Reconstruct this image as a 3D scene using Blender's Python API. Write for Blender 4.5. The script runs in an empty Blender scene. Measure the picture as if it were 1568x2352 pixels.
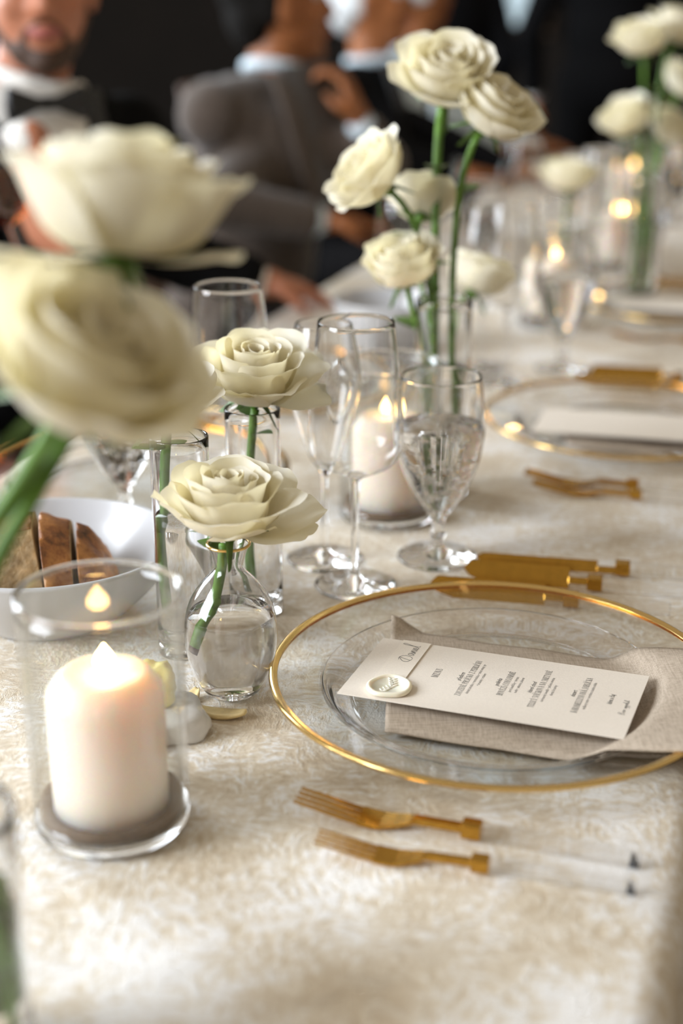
import bpy, bmesh, math, random
from mathutils import Vector, Matrix, noise

# ------------------------------------------------------------------ camera, world, lights, exposure
scene = bpy.context.scene
COL = scene.collection
PI = math.pi
R = math.radians
TZ = 0.75                                   # height of the table top

cam_d = bpy.data.cameras.new('camera')
cam = bpy.data.objects.new('camera', cam_d)
COL.objects.link(cam)
cam.location = (0, 0, TZ + 0.4735)
cam.rotation_euler = (R(90 - 20.27), 0, 0)
cam_d.sensor_fit = 'VERTICAL'
cam_d.sensor_height = 36.0
cam_d.lens = 50.0
cam_d.clip_start = 0.02
cam_d.dof.use_dof = True
cam_d.dof.focus_distance = 1.012
cam_d.dof.aperture_fstop = 2.5
scene.camera = cam

world = bpy.data.worlds.new('room_light')
scene.world = world
world.use_nodes = True
bg = world.node_tree.nodes['Background']
bg.inputs[0].default_value = (1.0, 0.86, 0.67, 1)
bg.inputs[1].default_value = 0.33

def area(name, loc, target, sx, sy, power, col):
    d = bpy.data.lights.new(name, 'AREA')
    d.shape = 'RECTANGLE'; d.size = sx; d.size_y = sy; d.energy = power; d.color = col
    o = bpy.data.objects.new(name, d); COL.objects.link(o)
    o.location = loc
    o.rotation_euler = (Vector(target) - Vector(loc)).to_track_quat('-Z', 'Y').to_euler()
    return o
# daylight through the tall windows along the left side of the room
area('window_daylight', (-4.2, -0.3, 2.5), (0.1, 1.0, 0.75), 2.2, 2.8, 360, (0.86, 0.92, 1.0))
area('window_daylight', (-2.9, 3.9, 2.2), (0.1, 2.2, 0.75), 1.6, 2.4, 150, (0.82, 0.91, 1.0))

scene.view_settings.view_transform = 'Standard'
scene.view_settings.look = 'None'
scene.view_settings.gamma = 1.0
scene.view_settings.use_curve_mapping = False
scene.view_settings.exposure = 0.24
scene.cycles.use_denoising = True
scene.cycles.sample_clamp_indirect = 6.0
scene.cycles.max_bounces = 14
scene.cycles.diffuse_bounces = 3
scene.cycles.glossy_bounces = 6
scene.cycles.transmission_bounces = 14
scene.cycles.transparent_max_bounces = 24
scene.cycles.use_adaptive_sampling = True
scene.cycles.adaptive_threshold = 0.06
scene.cycles.adaptive_min_samples = 16
scene.cycles.blur_glossy = 0.3

# ------------------------------------------------------------------ table frame: u runs along the table, v across it
TA = R(18)
def T(u, v, z=0.0):
    return Vector((u * math.sin(TA) + v * math.cos(TA), u * math.cos(TA) - v * math.sin(TA), TZ + z))
ROT_T = -TA                                  # z rotation that turns +y into the table's long direction

# ------------------------------------------------------------------ materials
def new_mat(name):
    m = bpy.data.materials.new(name); m.use_nodes = True
    nt = m.node_tree
    for n in list(nt.nodes): nt.nodes.remove(n)
    out = nt.nodes.new('ShaderNodeOutputMaterial')
    return m, nt, out
def N(nt, typ, **kw):
    n = nt.nodes.new(typ)
    for k, v in kw.items():
        if k in n.inputs: n.inputs[k].default_value = v
        else: setattr(n, k, v)
    return n
def ramp(nt, fac, stops):
    r = nt.nodes.new('ShaderNodeValToRGB')
    els = r.color_ramp.elements
    while len(els) < len(stops): els.new(0.5)
    for e, (p, c) in zip(els, stops):
        e.position = p; e.color = (*c, 1) if len(c) == 3 else c
    nt.links.new(fac, r.inputs[0])
    return r.outputs[0]
def pbr(name, col, rough=0.5, metal=0.0, var=0.0, scale=30.0, bump=0.0, bscale=None, sheen=0.0, sss=0.0, sssr=(0.01, 0.005, 0.003), spec=0.5, detail=4):
    m, nt, out = new_mat(name)
    p = N(nt, 'ShaderNodeBsdfPrincipled')
    p.inputs['Base Color'].default_value = (*col, 1)
    p.inputs['Roughness'].default_value = rough
    p.inputs['Metallic'].default_value = metal
    p.inputs['Sheen Weight'].default_value = sheen
    p.inputs['Specular IOR Level'].default_value = spec
    if sss:
        p.inputs['Subsurface Weight'].default_value = sss
        p.inputs['Subsurface Radius'].default_value = sssr
        p.inputs['Subsurface Scale'].default_value = 1.0
    tc = N(nt, 'ShaderNodeTexCoord')
    if var:
        nz = N(nt, 'ShaderNodeTexNoise', Scale=scale, Detail=detail)
        nt.links.new(tc.outputs['Object'], nz.inputs['Vector'])
        lo = tuple(c * (1 - var) for c in col); hi = tuple(min(1, c * (1 + var)) for c in col)
        nt.links.new(ramp(nt, nz.outputs[0], [(0.3, lo), (0.7, hi)]), p.inputs['Base Color'])
    if bump:
        nb = N(nt, 'ShaderNodeTexNoise', Scale=bscale or scale, Detail=detail)
        nt.links.new(tc.outputs['Object'], nb.inputs['Vector'])
        b = N(nt, 'ShaderNodeBump', Strength=bump, Distance=0.002)
        nt.links.new(nb.outputs[0], b.inputs['Height'])
        nt.links.new(b.outputs[0], p.inputs['Normal'])
    nt.links.new(p.outputs[0], out.inputs[0])
    return m
def glass(name, ior=1.46, clear=0.35, tint=(1, 1, 1), rough=0.0):
    m, nt, out = new_mat(name)
    g = N(nt, 'ShaderNodeBsdfGlass', IOR=ior, Roughness=rough); g.inputs['Color'].default_value = (*tint, 1)
    t = N(nt, 'ShaderNodeBsdfTransparent'); t.inputs[0].default_value = (*tint, 1)
    mx = N(nt, 'ShaderNodeMixShader'); mx.inputs[0].default_value = clear
    nt.links.new(g.outputs[0], mx.inputs[1]); nt.links.new(t.outputs[0], mx.inputs[2])
    nt.links.new(mx.outputs[0], out.inputs[0])
    return m
def thin_wall(name, power=3.0):
    # a parallel glass wall: light passes straight through, with a mirror share that grows towards grazing view
    m, nt, out = new_mat(name)
    lw = N(nt, 'ShaderNodeLayerWeight', Blend=0.5)
    pw = N(nt, 'ShaderNodeMath', operation='POWER'); pw.inputs[1].default_value = power
    nt.links.new(lw.outputs['Facing'], pw.inputs[0])
    ma = N(nt, 'ShaderNodeMath', operation='MULTIPLY_ADD'); ma.inputs[1].default_value = 0.9; ma.inputs[2].default_value = 0.04
    nt.links.new(pw.outputs[0], ma.inputs[0])
    t = N(nt, 'ShaderNodeBsdfTransparent'); t.inputs[0].default_value = (0.985, 0.99, 0.985, 1)
    g = N(nt, 'ShaderNodeBsdfGlossy', Roughness=0.02)
    mx = N(nt, 'ShaderNodeMixShader')
    nt.links.new(ma.outputs[0], mx.inputs[0]); nt.links.new(t.outputs[0], mx.inputs[1]); nt.links.new(g.outputs[0], mx.inputs[2])
    nt.links.new(mx.outputs[0], out.inputs[0])
    return m
def emit(name, col, s):
    m, nt, out = new_mat(name)
    e = N(nt, 'ShaderNodeEmission', Strength=s); e.inputs[0].default_value = (*col, 1)
    nt.links.new(e.outputs[0], out.inputs[0])
    return m
def velvet():
    m, nt, out = new_mat('crushed_velvet')
    tc = N(nt, 'ShaderNodeTexCoord')
    w = N(nt, 'ShaderNodeTexNoise', Scale=16.0, Detail=2)
    nt.links.new(tc.outputs['Object'], w.inputs['Vector'])
    off = N(nt, 'ShaderNodeVectorMath', operation='MULTIPLY_ADD')
    off.inputs[1].default_value = (0.030, 0.030, 0.030)
    nt.links.new(w.outputs['Color'], off.inputs[0]); nt.links.new(tc.outputs['Object'], off.inputs[2])
    strk = []
    for sc_ in ((250, 105, 200), (95, 230, 200)):
        mp = N(nt, 'ShaderNodeMapping'); mp.inputs['Scale'].default_value = sc_
        nz = N(nt, 'ShaderNodeTexNoise', Scale=1.0, Detail=5, Roughness=0.72)
        nt.links.new(off.outputs[0], mp.inputs[0]); nt.links.new(mp.outputs[0], nz.inputs['Vector']); strk.append(nz)
    msk = N(nt, 'ShaderNodeTexNoise', Scale=30.0, Detail=2)
    nt.links.new(tc.outputs['Object'], msk.inputs['Vector'])
    mk = N(nt, 'ShaderNodeMapRange'); mk.inputs['From Min'].default_value = 0.42; mk.inputs['From Max'].default_value = 0.58
    nt.links.new(msk.outputs[0], mk.inputs['Value'])
    n1 = N(nt, 'ShaderNodeMix'); n1.data_type = 'FLOAT'
    nt.links.new(mk.outputs[0], n1.inputs[0]); nt.links.new(strk[0].outputs[0], n1.inputs[2]); nt.links.new(strk[1].outputs[0], n1.inputs[3])
    n2 = N(nt, 'ShaderNodeTexNoise', Scale=14.0, Detail=3)
    nt.links.new(tc.outputs['Object'], n2.inputs['Vector'])
    mixn = N(nt, 'ShaderNodeMath', operation='MULTIPLY_ADD'); mixn.inputs[1].default_value = 0.40
    nt.links.new(n2.outputs[0], mixn.inputs[0]); 
    sc = N(nt, 'ShaderNodeMath', operation='MULTIPLY'); sc.inputs[1].default_value = 0.60
    nt.links.new(n1.outputs[0], sc.inputs[0]); nt.links.new(sc.outputs[0], mixn.inputs[2])
    col = ramp(nt, mixn.outputs[0], [(0.42, (0.62, 0.50, 0.345)), (0.50, (0.76, 0.66, 0.51)), (0.57, (0.93, 0.905, 0.87))])
    p = N(nt, 'ShaderNodeBsdfPrincipled', Roughness=0.62)
    nt.links.new(col, p.inputs['Base Color'])
    p.inputs['Sheen Weight'].default_value = 0.35; p.inputs['Sheen Roughness'].default_value = 0.4
    p.inputs['Sheen Tint'].default_value = (1, 0.98, 0.96, 1)
    p.inputs['Specular IOR Level'].default_value = 0.35
    b = N(nt, 'ShaderNodeBump', Strength=0.55, Distance=0.006)
    nt.links.new(n1.outputs[0], b.inputs['Height']); nt.links.new(b.outputs[0], p.inputs['Normal'])
    nt.links.new(p.outputs[0], out.inputs[0])
    return m
def petal_mat():
    m, nt, out = new_mat('rose_petal')
    tc = N(nt, 'ShaderNodeTexCoord')
    nz = N(nt, 'ShaderNodeTexNoise', Scale=60.0, Detail=3)
    nt.links.new(tc.outputs['Object'], nz.inputs['Vector'])
    col = ramp(nt, nz.outputs[0], [(0.3, (0.93, 0.885, 0.74)), (0.7, (0.96, 0.935, 0.85))])
    p = N(nt, 'ShaderNodeBsdfPrincipled', Roughness=0.5)
    p.inputs['Specular IOR Level'].default_value = 0.3
    p.inputs['Sheen Weight'].default_value = 0.15
    nt.links.new(col, p.inputs['Base Color'])
    t = N(nt, 'ShaderNodeBsdfTranslucent'); t.inputs[0].default_value = (0.92, 0.84, 0.55, 1)
    mx = N(nt, 'ShaderNodeMixShader'); mx.inputs[0].default_value = 0.42
    nt.links.new(p.outputs[0], mx.inputs[1]); nt.links.new(t.outputs[0], mx.inputs[2])
    nt.links.new(mx.outputs[0], out.inputs[0])
    return m
def crust_mat():
    m, nt, out = new_mat('bread_crust')
    tc = N(nt, 'ShaderNodeTexCoord')
    nz = N(nt, 'ShaderNodeTexNoise', Scale=38.0, Detail=6, Roughness=0.65)
    nt.links.new(tc.outputs['Object'], nz.inputs['Vector'])
    col = ramp(nt, nz.outputs[0], [(0.34, (0.03, 0.012, 0.005)), (0.45, (0.22, 0.075, 0.018)), (0.6, (0.45, 0.19, 0.05)), (0.75, (0.62, 0.33, 0.13))])
    p = N(nt, 'ShaderNodeBsdfPrincipled', Roughness=0.45)
    nt.links.new(col, p.inputs['Base Color'])
    b = N(nt, 'ShaderNodeBump', Strength=0.8, Distance=0.003)
    nt.links.new(nz.outputs[0], b.inputs['Height']); nt.links.new(b.outputs[0], p.inputs['Normal'])
    nt.links.new(p.outputs[0], out.inputs[0])
    return m
def weave_mat(name, c0, c1, scale):
    m, nt, out = new_mat(name)
    tc = N(nt, 'ShaderNodeTexCoord')
    mp = N(nt, 'ShaderNodeMapping'); mp.inputs['Scale'].default_value = (scale, scale * 0.06, scale)
    mp2 = N(nt, 'ShaderNodeMapping'); mp2.inputs['Scale'].default_value = (scale * 0.06, scale, scale)
    a = N(nt, 'ShaderNodeTexNoise', Scale=1.0, Detail=2); b = N(nt, 'ShaderNodeTexNoise', Scale=1.0, Detail=2)
    for mm, nn in ((mp, a), (mp2, b)):
        nt.links.new(tc.outputs['Object'], mm.inputs[0]); nt.links.new(mm.outputs[0], nn.inputs['Vector'])
    ad = N(nt, 'ShaderNodeMath', operation='ADD')
    nt.links.new(a.outputs[0], ad.inputs[0]); nt.links.new(b.outputs[0], ad.inputs[1])
    hf = N(nt, 'ShaderNodeMath', operation='MULTIPLY'); hf.inputs[1].default_value = 0.5
    nt.links.new(ad.outputs[0], hf.inputs[0])
    p = N(nt, 'ShaderNodeBsdfPrincipled', Roughness=0.85)
    p.inputs['Specular IOR Level'].default_value = 0.2
    nt.links.new(ramp(nt, hf.outputs[0], [(0.38, c0), (0.62, c1)]), p.inputs['Base Color'])
    bp = N(nt, 'ShaderNodeBump', Strength=0.3, Distance=0.001)
    nt.links.new(hf.outputs[0], bp.inputs['Height']); nt.links.new(bp.outputs[0], p.inputs['Normal'])
    nt.links.new(p.outputs[0], out.inputs[0])
    return m

M = {}
M['velvet'] = velvet()
M['glass'] = glass('clear_glass', 1.46, 0.0)
M['thin_glass'] = glass('thin_blown_glass', 1.46, 0.0)
M['cylinder_glass'] = thin_wall('candle_cylinder_glass')
M['plate_glass'] = thin_wall('pressed_plate_glass', 4.6)
M['water'] = glass('still_water', 1.33, 0.0)
M['acrylic'] = glass('clear_acrylic', 1.40, 0.72)
M['amber'] = glass('amber_drink', 1.33, 0.2, (0.75, 0.36, 0.10))
M['gold'] = pbr('brushed_gold', (0.56, 0.31, 0.055), 0.20, 1.0, var=0.08, scale=200)
M['gold_rim'] = pbr('gilded_rim', (0.86, 0.60, 0.24), 0.16, 1.0)
M['petal'] = petal_mat()
M['stem'] = pbr('rose_stem', (0.09, 0.19, 0.02), 0.5, var=0.3, scale=60)
M['stem_cut'] = pbr('stem_cut_end', (0.10, 0.045, 0.025), 0.6, var=0.3, scale=200)
M['leaf'] = pbr('rose_leaf', (0.085, 0.16, 0.028), 0.45, var=0.35, scale=40, bump=0.2)
M['wax'] = pbr('candle_wax', (0.84, 0.74, 0.65), 0.45, sss=1.0, sssr=(0.030, 0.018, 0.006), spec=0.35)
M['wick'] = pbr('burnt_wick', (0.02, 0.014, 0.01), 0.9)
M['flame'] = emit('candle_flame', (1.0, 0.58, 0.19), 42.0)
M['sand'] = pbr('brown_sand', (0.17, 0.105, 0.058), 0.9, var=0.45, scale=900, bump=0.8, bscale=700)
M['paper'] = pbr('cream_card', (0.84, 0.76, 0.66), 0.75, var=0.03, scale=700, bump=0.06, bscale=900)
M['tag_paper'] = pbr('tag_card', (0.87, 0.79, 0.68), 0.7, var=0.03, scale=700)
M['ink'] = pbr('grey_ink', (0.16, 0.145, 0.125), 0.8)
M['seal'] = pbr('seal_wax', (0.90, 0.82, 0.66), 0.35, sss=0.3)
M['linen'] = weave_mat('taupe_linen', (0.40, 0.325, 0.25), (0.56, 0.47, 0.375), 900)
M['porcelain'] = pbr('glazed_porcelain', (0.52, 0.52, 0.53), 0.22, var=0.04, scale=18)
M['crust'] = crust_mat()
M['crumb'] = pbr('bread_crumb', (0.55, 0.40, 0.23), 0.9, var=0.4, scale=90, bump=1.0, bscale=160)
M['butter'] = pbr('butter', (0.86, 0.72, 0.26), 0.45, sss=0.4, var=0.06, scale=60)
M['marble'] = pbr('grey_marble', (0.62, 0.60, 0.57), 0.4, var=0.25, scale=25)
M['dry_petal'] = pbr('dry_petal', (0.76, 0.60, 0.30), 0.6, var=0.2, scale=80)
M['skin_a'] = pbr('skin_fair', (0.44, 0.17, 0.09), 0.5, var=0.08, scale=12, sss=0.15)
M['skin_b'] = pbr('skin_tanned', (0.31, 0.105, 0.03), 0.5, var=0.08, scale=12, sss=0.1)
M['lips'] = pbr('lips', (0.36, 0.10, 0.08), 0.45)
M['eye'] = pbr('eye', (0.75, 0.72, 0.68), 0.2)
M['hair_dark'] = pbr('dark_hair', (0.007, 0.006, 0.005), 0.85, spec=0.1, var=0.3, scale=80, bump=0.8)
M['hair_brown'] = pbr('brown_beard', (0.055, 0.025, 0.012), 0.65, var=0.4, scale=120, bump=0.8)
M['hair_white'] = pbr('white_hair', (0.62, 0.64, 0.64), 0.55, var=0.2, scale=60, bump=0.8)
M['black_suit'] = pbr('black_wool', (0.0045, 0.0045, 0.005), 0.9, spec=0.08)
M['taupe_suit'] = pbr('taupe_wool', (0.060, 0.040, 0.027), 0.85, var=0.12, scale=60, sheen=0.25)
M['dark_trousers'] = pbr('dark_wool', (0.006, 0.0055, 0.006), 0.9, spec=0.1)
M['white_shirt'] = pbr('white_cotton', (0.80, 0.77, 0.72), 0.8)
M['blue_shirt'] = pbr('pale_blue_cotton', (0.60, 0.70, 0.76), 0.8)
M['taupe_shirt'] = pbr('grey_shirt', (0.09, 0.085, 0.085), 0.85)
M['black_silk'] = pbr('black_silk', (0.008, 0.008, 0.009), 0.4)
M['chair_wood'] = pbr('dark_chair_wood', (0.085, 0.042, 0.022), 0.5, var=0.3, scale=14)
M['floor_wood'] = pbr('floor_wood', (0.05, 0.03, 0.018), 0.55, var=0.3, scale=6)
M['dark_wall'] = pbr('dark_wall_paint', (0.0075, 0.005, 0.0035), 0.9, var=0.3, scale=3)
M['brown_wall'] = pbr('brown_panel_wood', (0.06, 0.036, 0.02), 0.6, var=0.3, scale=5)
M['sky_pane'] = emit('daylit_window_pane', (0.62, 0.78, 0.86), 0.9)
M['steel'] = pbr('brushed_steel', (0.5, 0.5, 0.5), 0.3, 1.0)
M['refraction_dark'] = pbr('dark_refraction', (0.055, 0.058, 0.065), 0.25)  # dark tone imitating the refraction in the clear handle tips

# ------------------------------------------------------------------ scene helpers
def link(name, mesh, mats, parent=None, loc=None, rot=None):
    o = bpy.data.objects.new(name, mesh)
    COL.objects.link(o)
    if not isinstance(mats, (list, tuple)): mats = [mats]
    if not mesh.materials:
        for m in mats: mesh.materials.append(m)
    if parent is not None: o.parent = parent
    if loc is not None: o.location = loc
    if rot is not None: o.rotation_euler = rot
    return o
def empty(name, loc, rot=(0, 0, 0)):
    o = bpy.data.objects.new(name, None); COL.objects.link(o)
    o.empty_display_size = 0.02
    o.location = loc; o.rotation_euler = rot
    return o
def tag(o, label, cat, group=None, kind=None):
    o['label'] = label
    if kind: o['kind'] = kind
    if cat: o['category'] = cat
    if group: o['group'] = group
    return o
KIDS = {}
def copy_tree(o, parent=None):
    c = o.copy(); COL.objects.link(c)
    if parent is not None: c.parent = parent
    for ch in [x for x in scene.objects if x.parent == o]: copy_tree(ch, c)
    return c
def mesh_from(bm, smooth=True, name='mesh'):
    bmesh.ops.recalc_face_normals(bm, faces=bm.faces)
    me = bpy.data.meshes.new(name); bm.to_mesh(me); bm.free()
    if smooth:
        for p in me.polygons: p.use_smooth = True
    return me
def lathe_mesh(profile, seg=64, closed=True, smooth=True):
    """profile: (r, z) list; closed joins the last point to the first (a solid wall)"""
    bm = bmesh.new(); rings = []
    for r, z in profile:
        if r < 1e-6: rings.append([bm.verts.new((0, 0, z))])
        else: rings.append([bm.verts.new((r * math.cos(2 * PI * k / seg), r * math.sin(2 * PI * k / seg), z)) for k in range(seg)])
    n = len(rings)
    for i in range(n if closed else n - 1):
        a, b = rings[i], rings[(i + 1) % n]
        for k in range(seg):
            k2 = (k + 1) % seg
            if len(a) == 1 and len(b) == 1: break
            if len(a) == 1: bm.faces.new((a[0], b[k], b[k2]))
            elif len(b) == 1: bm.faces.new((a[k], b[0], a[k2]))
            else: bm.faces.new((a[k], b[k], b[k2], a[k2]))
    return mesh_from(bm, smooth)
def smooth_profile(pts, n=6):
    """Catmull-Rom through (r, z) points"""
    out = []
    for i in range(len(pts) - 1):
        p0 = pts[max(0, i - 1)]; p1 = pts[i]; p2 = pts[i + 1]; p3 = pts[min(len(pts) - 1, i + 2)]
        for k in range(n):
            t = k / n
            q = []
            for a in range(2):
                q.append(0.5 * (2 * p1[a] + (p2[a] - p0[a]) * t + (2 * p0[a] - 5 * p1[a] + 4 * p2[a] - p3[a]) * t * t + (-p0[a] + 3 * p1[a] - 3 * p2[a] + p3[a]) * t ** 3))
            out.append((max(q[0], 0.0), q[1]))
    out.append(pts[-1])
    return out
def vessel(outer, wall, base, n=6, seg=72):
    """closed solid of a round vessel: outer (r, z) profile from the foot up; inner offset by wall, floor at height base"""
    o = smooth_profile(outer, n)
    inner = [(max(r - wall, 0.0004), z) for r, z in o if z > base + 0.0005]
    inner = [(max(inner[0][0] - 0.002, 0.0004), base)] + inner
    top = o[-1]
    rim = [(top[0] - wall * 0.15, top[1] + wall * 0.38), (top[0] - wall * 0.5, top[1] + wall * 0.5), (top[0] - wall * 0.85, top[1] + wall * 0.38)]
    prof = [(0, 0.0)] + [p for p in o if p[0] > 0.0005] + rim + list(reversed(inner)) + [(0, base)]
    return lathe_mesh(prof, seg, closed=False)
def tube_mesh(path, radii, seg=10, cap=True, bm=None):
    own = bm is None
    if own: bm = bmesh.new()
    path = [Vector(p) for p in path]
    if not isinstance(radii, (list, tuple)): radii = [radii] * len(path)
    rings = []; up = Vector((0.31, 0.22, 0.92))
    for i, p in enumerate(path):
        d = (path[min(i + 1, len(path) - 1)] - path[max(i - 1, 0)]).normalized()
        x = d.cross(up)
        if x.length < 1e-4: x = d.cross(Vector((1, 0, 0)))
        x.normalize(); y = d.cross(x).normalized()
        rings.append([bm.verts.new(p + (x * math.cos(2 * PI * k / seg) + y * math.sin(2 * PI * k / seg)) * radii[i]) for k in range(seg)])
    for a, b in zip(rings, rings[1:]):
        for k in range(seg): bm.faces.new((a[k], a[(k + 1) % seg], b[(k + 1) % seg], b[k]))
    if cap:
        bm.faces.new(list(reversed(rings[0]))); bm.faces.new(rings[-1])
    return mesh_from(bm) if own else None
def bez(p, n):
    out = []
    for i in range(n):
        t = i / (n - 1); s = 1 - t
        out.append(Vector(p[0]) * s ** 3 + Vector(p[1]) * 3 * s * s * t + Vector(p[2]) * 3 * s * t * t + Vector(p[3]) * t ** 3)
    return out
def box_bm(bm, c, s, bevel=0.0, mat=Matrix()):
    r = bmesh.ops.create_cube(bm, size=1.0)
    vs = r['verts']
    for vv in vs: vv.co = Vector((vv.co.x * s[0], vv.co.y * s[1], vv.co.z * s[2]))
    if bevel:
        es = list({e for vv in vs for e in vv.link_edges})
        rb = bmesh.ops.bevel(bm, geom=es, offset=bevel, segments=2, affect='EDGES', profile=0.5)
        vs = list(set(rb['verts']) | {vv for vv in vs if vv.is_valid})
    for vv in vs: vv.co = mat @ (vv.co + Vector(c))
    return vs
def box_mesh(c, s, bevel=0.0, mat=Matrix()):
    bm = bmesh.new(); box_bm(bm, c, s, bevel, mat)
    return mesh_from(bm, smooth=False)
def axis_rot(direction, spin=0.0):
    return (Vector(direction).normalized().to_track_quat('Z', 'Y') @ Matrix.Rotation(spin, 3, 'Z').to_quaternion()).to_euler()

# ------------------------------------------------------------------ the room
def struct(o): o['kind'] = 'structure'; return o
bm = bmesh.new(); box_bm(bm, (0.5, 2.0, -0.05), (12, 14, 0.1)); struct(link('floor', mesh_from(bm, False), M['floor_wood']))
bm = bmesh.new(); box_bm(bm, (0.5, 9.06, 1.7), (12, 0.12, 3.4)); struct(link('wall_back', mesh_from(bm, False), M['dark_wall']))
def wall_window(name, x0, x1, z0, z1, y):
    fr = bmesh.new()
    t = 0.06
    for c, s in ((((x0 + x1) / 2, y, z0), (x1 - x0 + t, 0.08, t)), (((x0 + x1) / 2, y, z1), (x1 - x0 + t, 0.08, t)),
                 ((x0, y, (z0 + z1) / 2), (t, 0.08, z1 - z0)), ((x1, y, (z0 + z1) / 2), (t, 0.08, z1 - z0))):
        box_bm(fr, c, s)
    w = struct(link(name, mesh_from(fr, False), M['brown_wall']))
    b = bmesh.new(); box_bm(b, ((x0 + x1) / 2, y + 0.02, (z0 + z1) / 2), (x1 - x0, 0.01, z1 - z0))
    link('pane', mesh_from(b, False), M['sky_pane'], w)
    return w
wall_window('window_1', 0.80, 1.22, 0.98, 2.5, 8.96)

def tablecloth():
    # cross-section runs left floor -> left edge -> top -> right edge -> right floor
    vL, vR, rad = -0.775, -0.022, 0.020
    sec = []
    dl, dr = 0.13, 0.34
    for k in range(13): sec.append((vL, -dl + (dl - rad) * k / 12, 'L'))
    for k in range(1, 8):
        a = PI / 2 * k / 8
        sec.append((vL + rad * (1 - math.cos(a)), -rad + rad * math.sin(a), 'L'))
    for k in range(41): sec.append((vL + rad + (vR - vL - 2 * rad) * k / 40, 0.0, 'T'))
    for k in range(1, 8):
        a = PI / 2 * k / 8
        sec.append((vR - rad + rad * math.sin(a), -rad + rad * math.cos(a), 'R'))
    for k in range(13): sec.append((vR, -rad - (dr - rad) * k / 12, 'R'))
    bm = bmesh.new(); rows = []
    n = 170; u0, u1 = 0.05, 4.35
    for i in range(n + 1):
        u = u0 + (u1 - u0) * i / n
        row = []
        for v, z, s in sec:
            amp = 0.035 * min(1, max(0, -z - 0.02) / 0.5)
            wav = amp * (math.sin(u * 11 + 0.7) + 0.5 * math.sin(u * 23.0))
            dv = wav + (0.05 * max(0, -z) / TZ) if s == 'R' else -(wav + 0.05 * max(0, -z) / TZ) if s == 'L' else 0
            row.append(bm.verts.new(T(u, v + dv, z)))
        rows.append(row)
    for a, b in zip(rows, rows[1:]):
        for k in range(len(sec) - 1): bm.faces.new((a[k], b[k], b[k + 1], a[k + 1]))
    me = mesh_from(bm)
    o = link('tablecloth', me, M['velvet'])
    md = o.modifiers.new('thickness', 'SOLIDIFY'); md.thickness = 0.0015; md.offset = -1.0
    return tag(o, 'cream crushed velvet tablecloth covering the long banquet table', 'tablecloth')
tablecloth()
def table():
    o = empty('banquet_table', T(2.2, -0.3985, -TZ), (0, 0, ROT_T)); tag(o, 'long banquet table under the cream velvet cloth', 'table')
    link('tabletop', box_mesh((0, 0, TZ - 0.0245), (0.725, 4.24, 0.044), 0.006), M['chair_wood'], o)
    for sx in (-1, 1):
        for sy in (-1.95, 0, 1.95): link('leg', box_mesh((sx * 0.30, sy, (TZ - 0.0465) / 2), (0.06, 0.06, TZ - 0.0465), 0.004), M['chair_wood'], o)
table()

# ------------------------------------------------------------------ candles in glass cylinders
def flame_mesh(h, r):
    return lathe_mesh([(0, 0)] + smooth_profile([(r * 0.55, h * 0.06), (r, h * 0.3), (r * 0.8, h * 0.55), (r * 0.35, h * 0.82), (0.0002, h)], 4) + [(0, h * 1.01)], 20, closed=False)
CYL_WALL = lathe_mesh(smooth_profile([(0.0464, 0.0096), (0.0468, 0.05), (0.0475, 0.10), (0.0484, 0.1478)], 4)
                      + smooth_profile([(0.0455, 0.1478), (0.0445, 0.10), (0.0438, 0.05), (0.0435, 0.0096)], 4), 96, closed=True)
CYL_RIM = lathe_mesh([(0.0470 + 0.0019 * math.cos(2 * PI * k / 12), 0.1494 + 0.0016 * math.sin(2 * PI * k / 12)) for k in range(12)], 96, closed=True)
CYL_BASE = lathe_mesh([(0, 0)] + smooth_profile([(0.040, 0.0), (0.0442, 0.0012), (0.0462, 0.0050), (0.0464, 0.0094)], 4) + [(0.0437, 0.0094), (0.040, 0.0088), (0, 0.0088)], 96, closed=False)
SANDM = None
def sand_mesh():
    bm = bmesh.new(); rnd = random.Random(4)
    rings = []
    nseg = 72
    for j in range(13):
        r = 0.0425 * j / 12
        if j == 0: rings.append([bm.verts.new((0, 0, 0.0105))]); continue
        rings.append([bm.verts.new((r * math.cos(2 * PI * k / nseg), r * math.sin(2 * PI * k / nseg),
                      0.0105 + max(0, (j - 8)) * 0.0016 + 0.0007 * noise.noise(Vector((r * 300 * math.cos(2 * PI * k / nseg), r * 300 * math.sin(2 * PI * k / nseg), 1))))) for k in range(nseg)])
    bot = [bm.verts.new((0.0425 * math.cos(2 * PI * k / nseg), 0.0425 * math.sin(2 * PI * k / nseg), 0.0094)) for k in range(nseg)]
    for k in range(nseg): bm.faces.new((rings[0][0], rings[1][k], rings[1][(k + 1) % nseg]))
    for a, b in zip(rings[1:], rings[2:]):
        for k in range(nseg): bm.faces.new((a[k], b[k], b[(k + 1) % nseg], a[(k + 1) % nseg]))
    for k in range(nseg): bm.faces.new((rings[-1][k], bot[k], bot[(k + 1) % nseg], rings[-1][(k + 1) % nseg]))
    bm.faces.new(bot)
    return mesh_from(bm)
SANDM = sand_mesh()
WAXM = lathe_mesh([(0, 0), (0.033, 0), (0.0343, 0.0012), (0.0345, 0.03), (0.0345, 0.0745), (0.0338, 0.0775), (0.0312, 0.0815), (0.0270, 0.0870), (0.0250, 0.0886),
                   (0.0225, 0.0890), (0.017, 0.0878), (0.010, 0.0862), (0.004, 0.0856), (0, 0.0855)], 72, closed=False)
WICKM = tube_mesh([(0, 0, 0.083), (0.0002, 0, 0.089), (0.0008, 0.0003, 0.0935)], [0.0009, 0.0008, 0.0006], 8)
FLAMEM = flame_mesh(0.0165, 0.0062)
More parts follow.
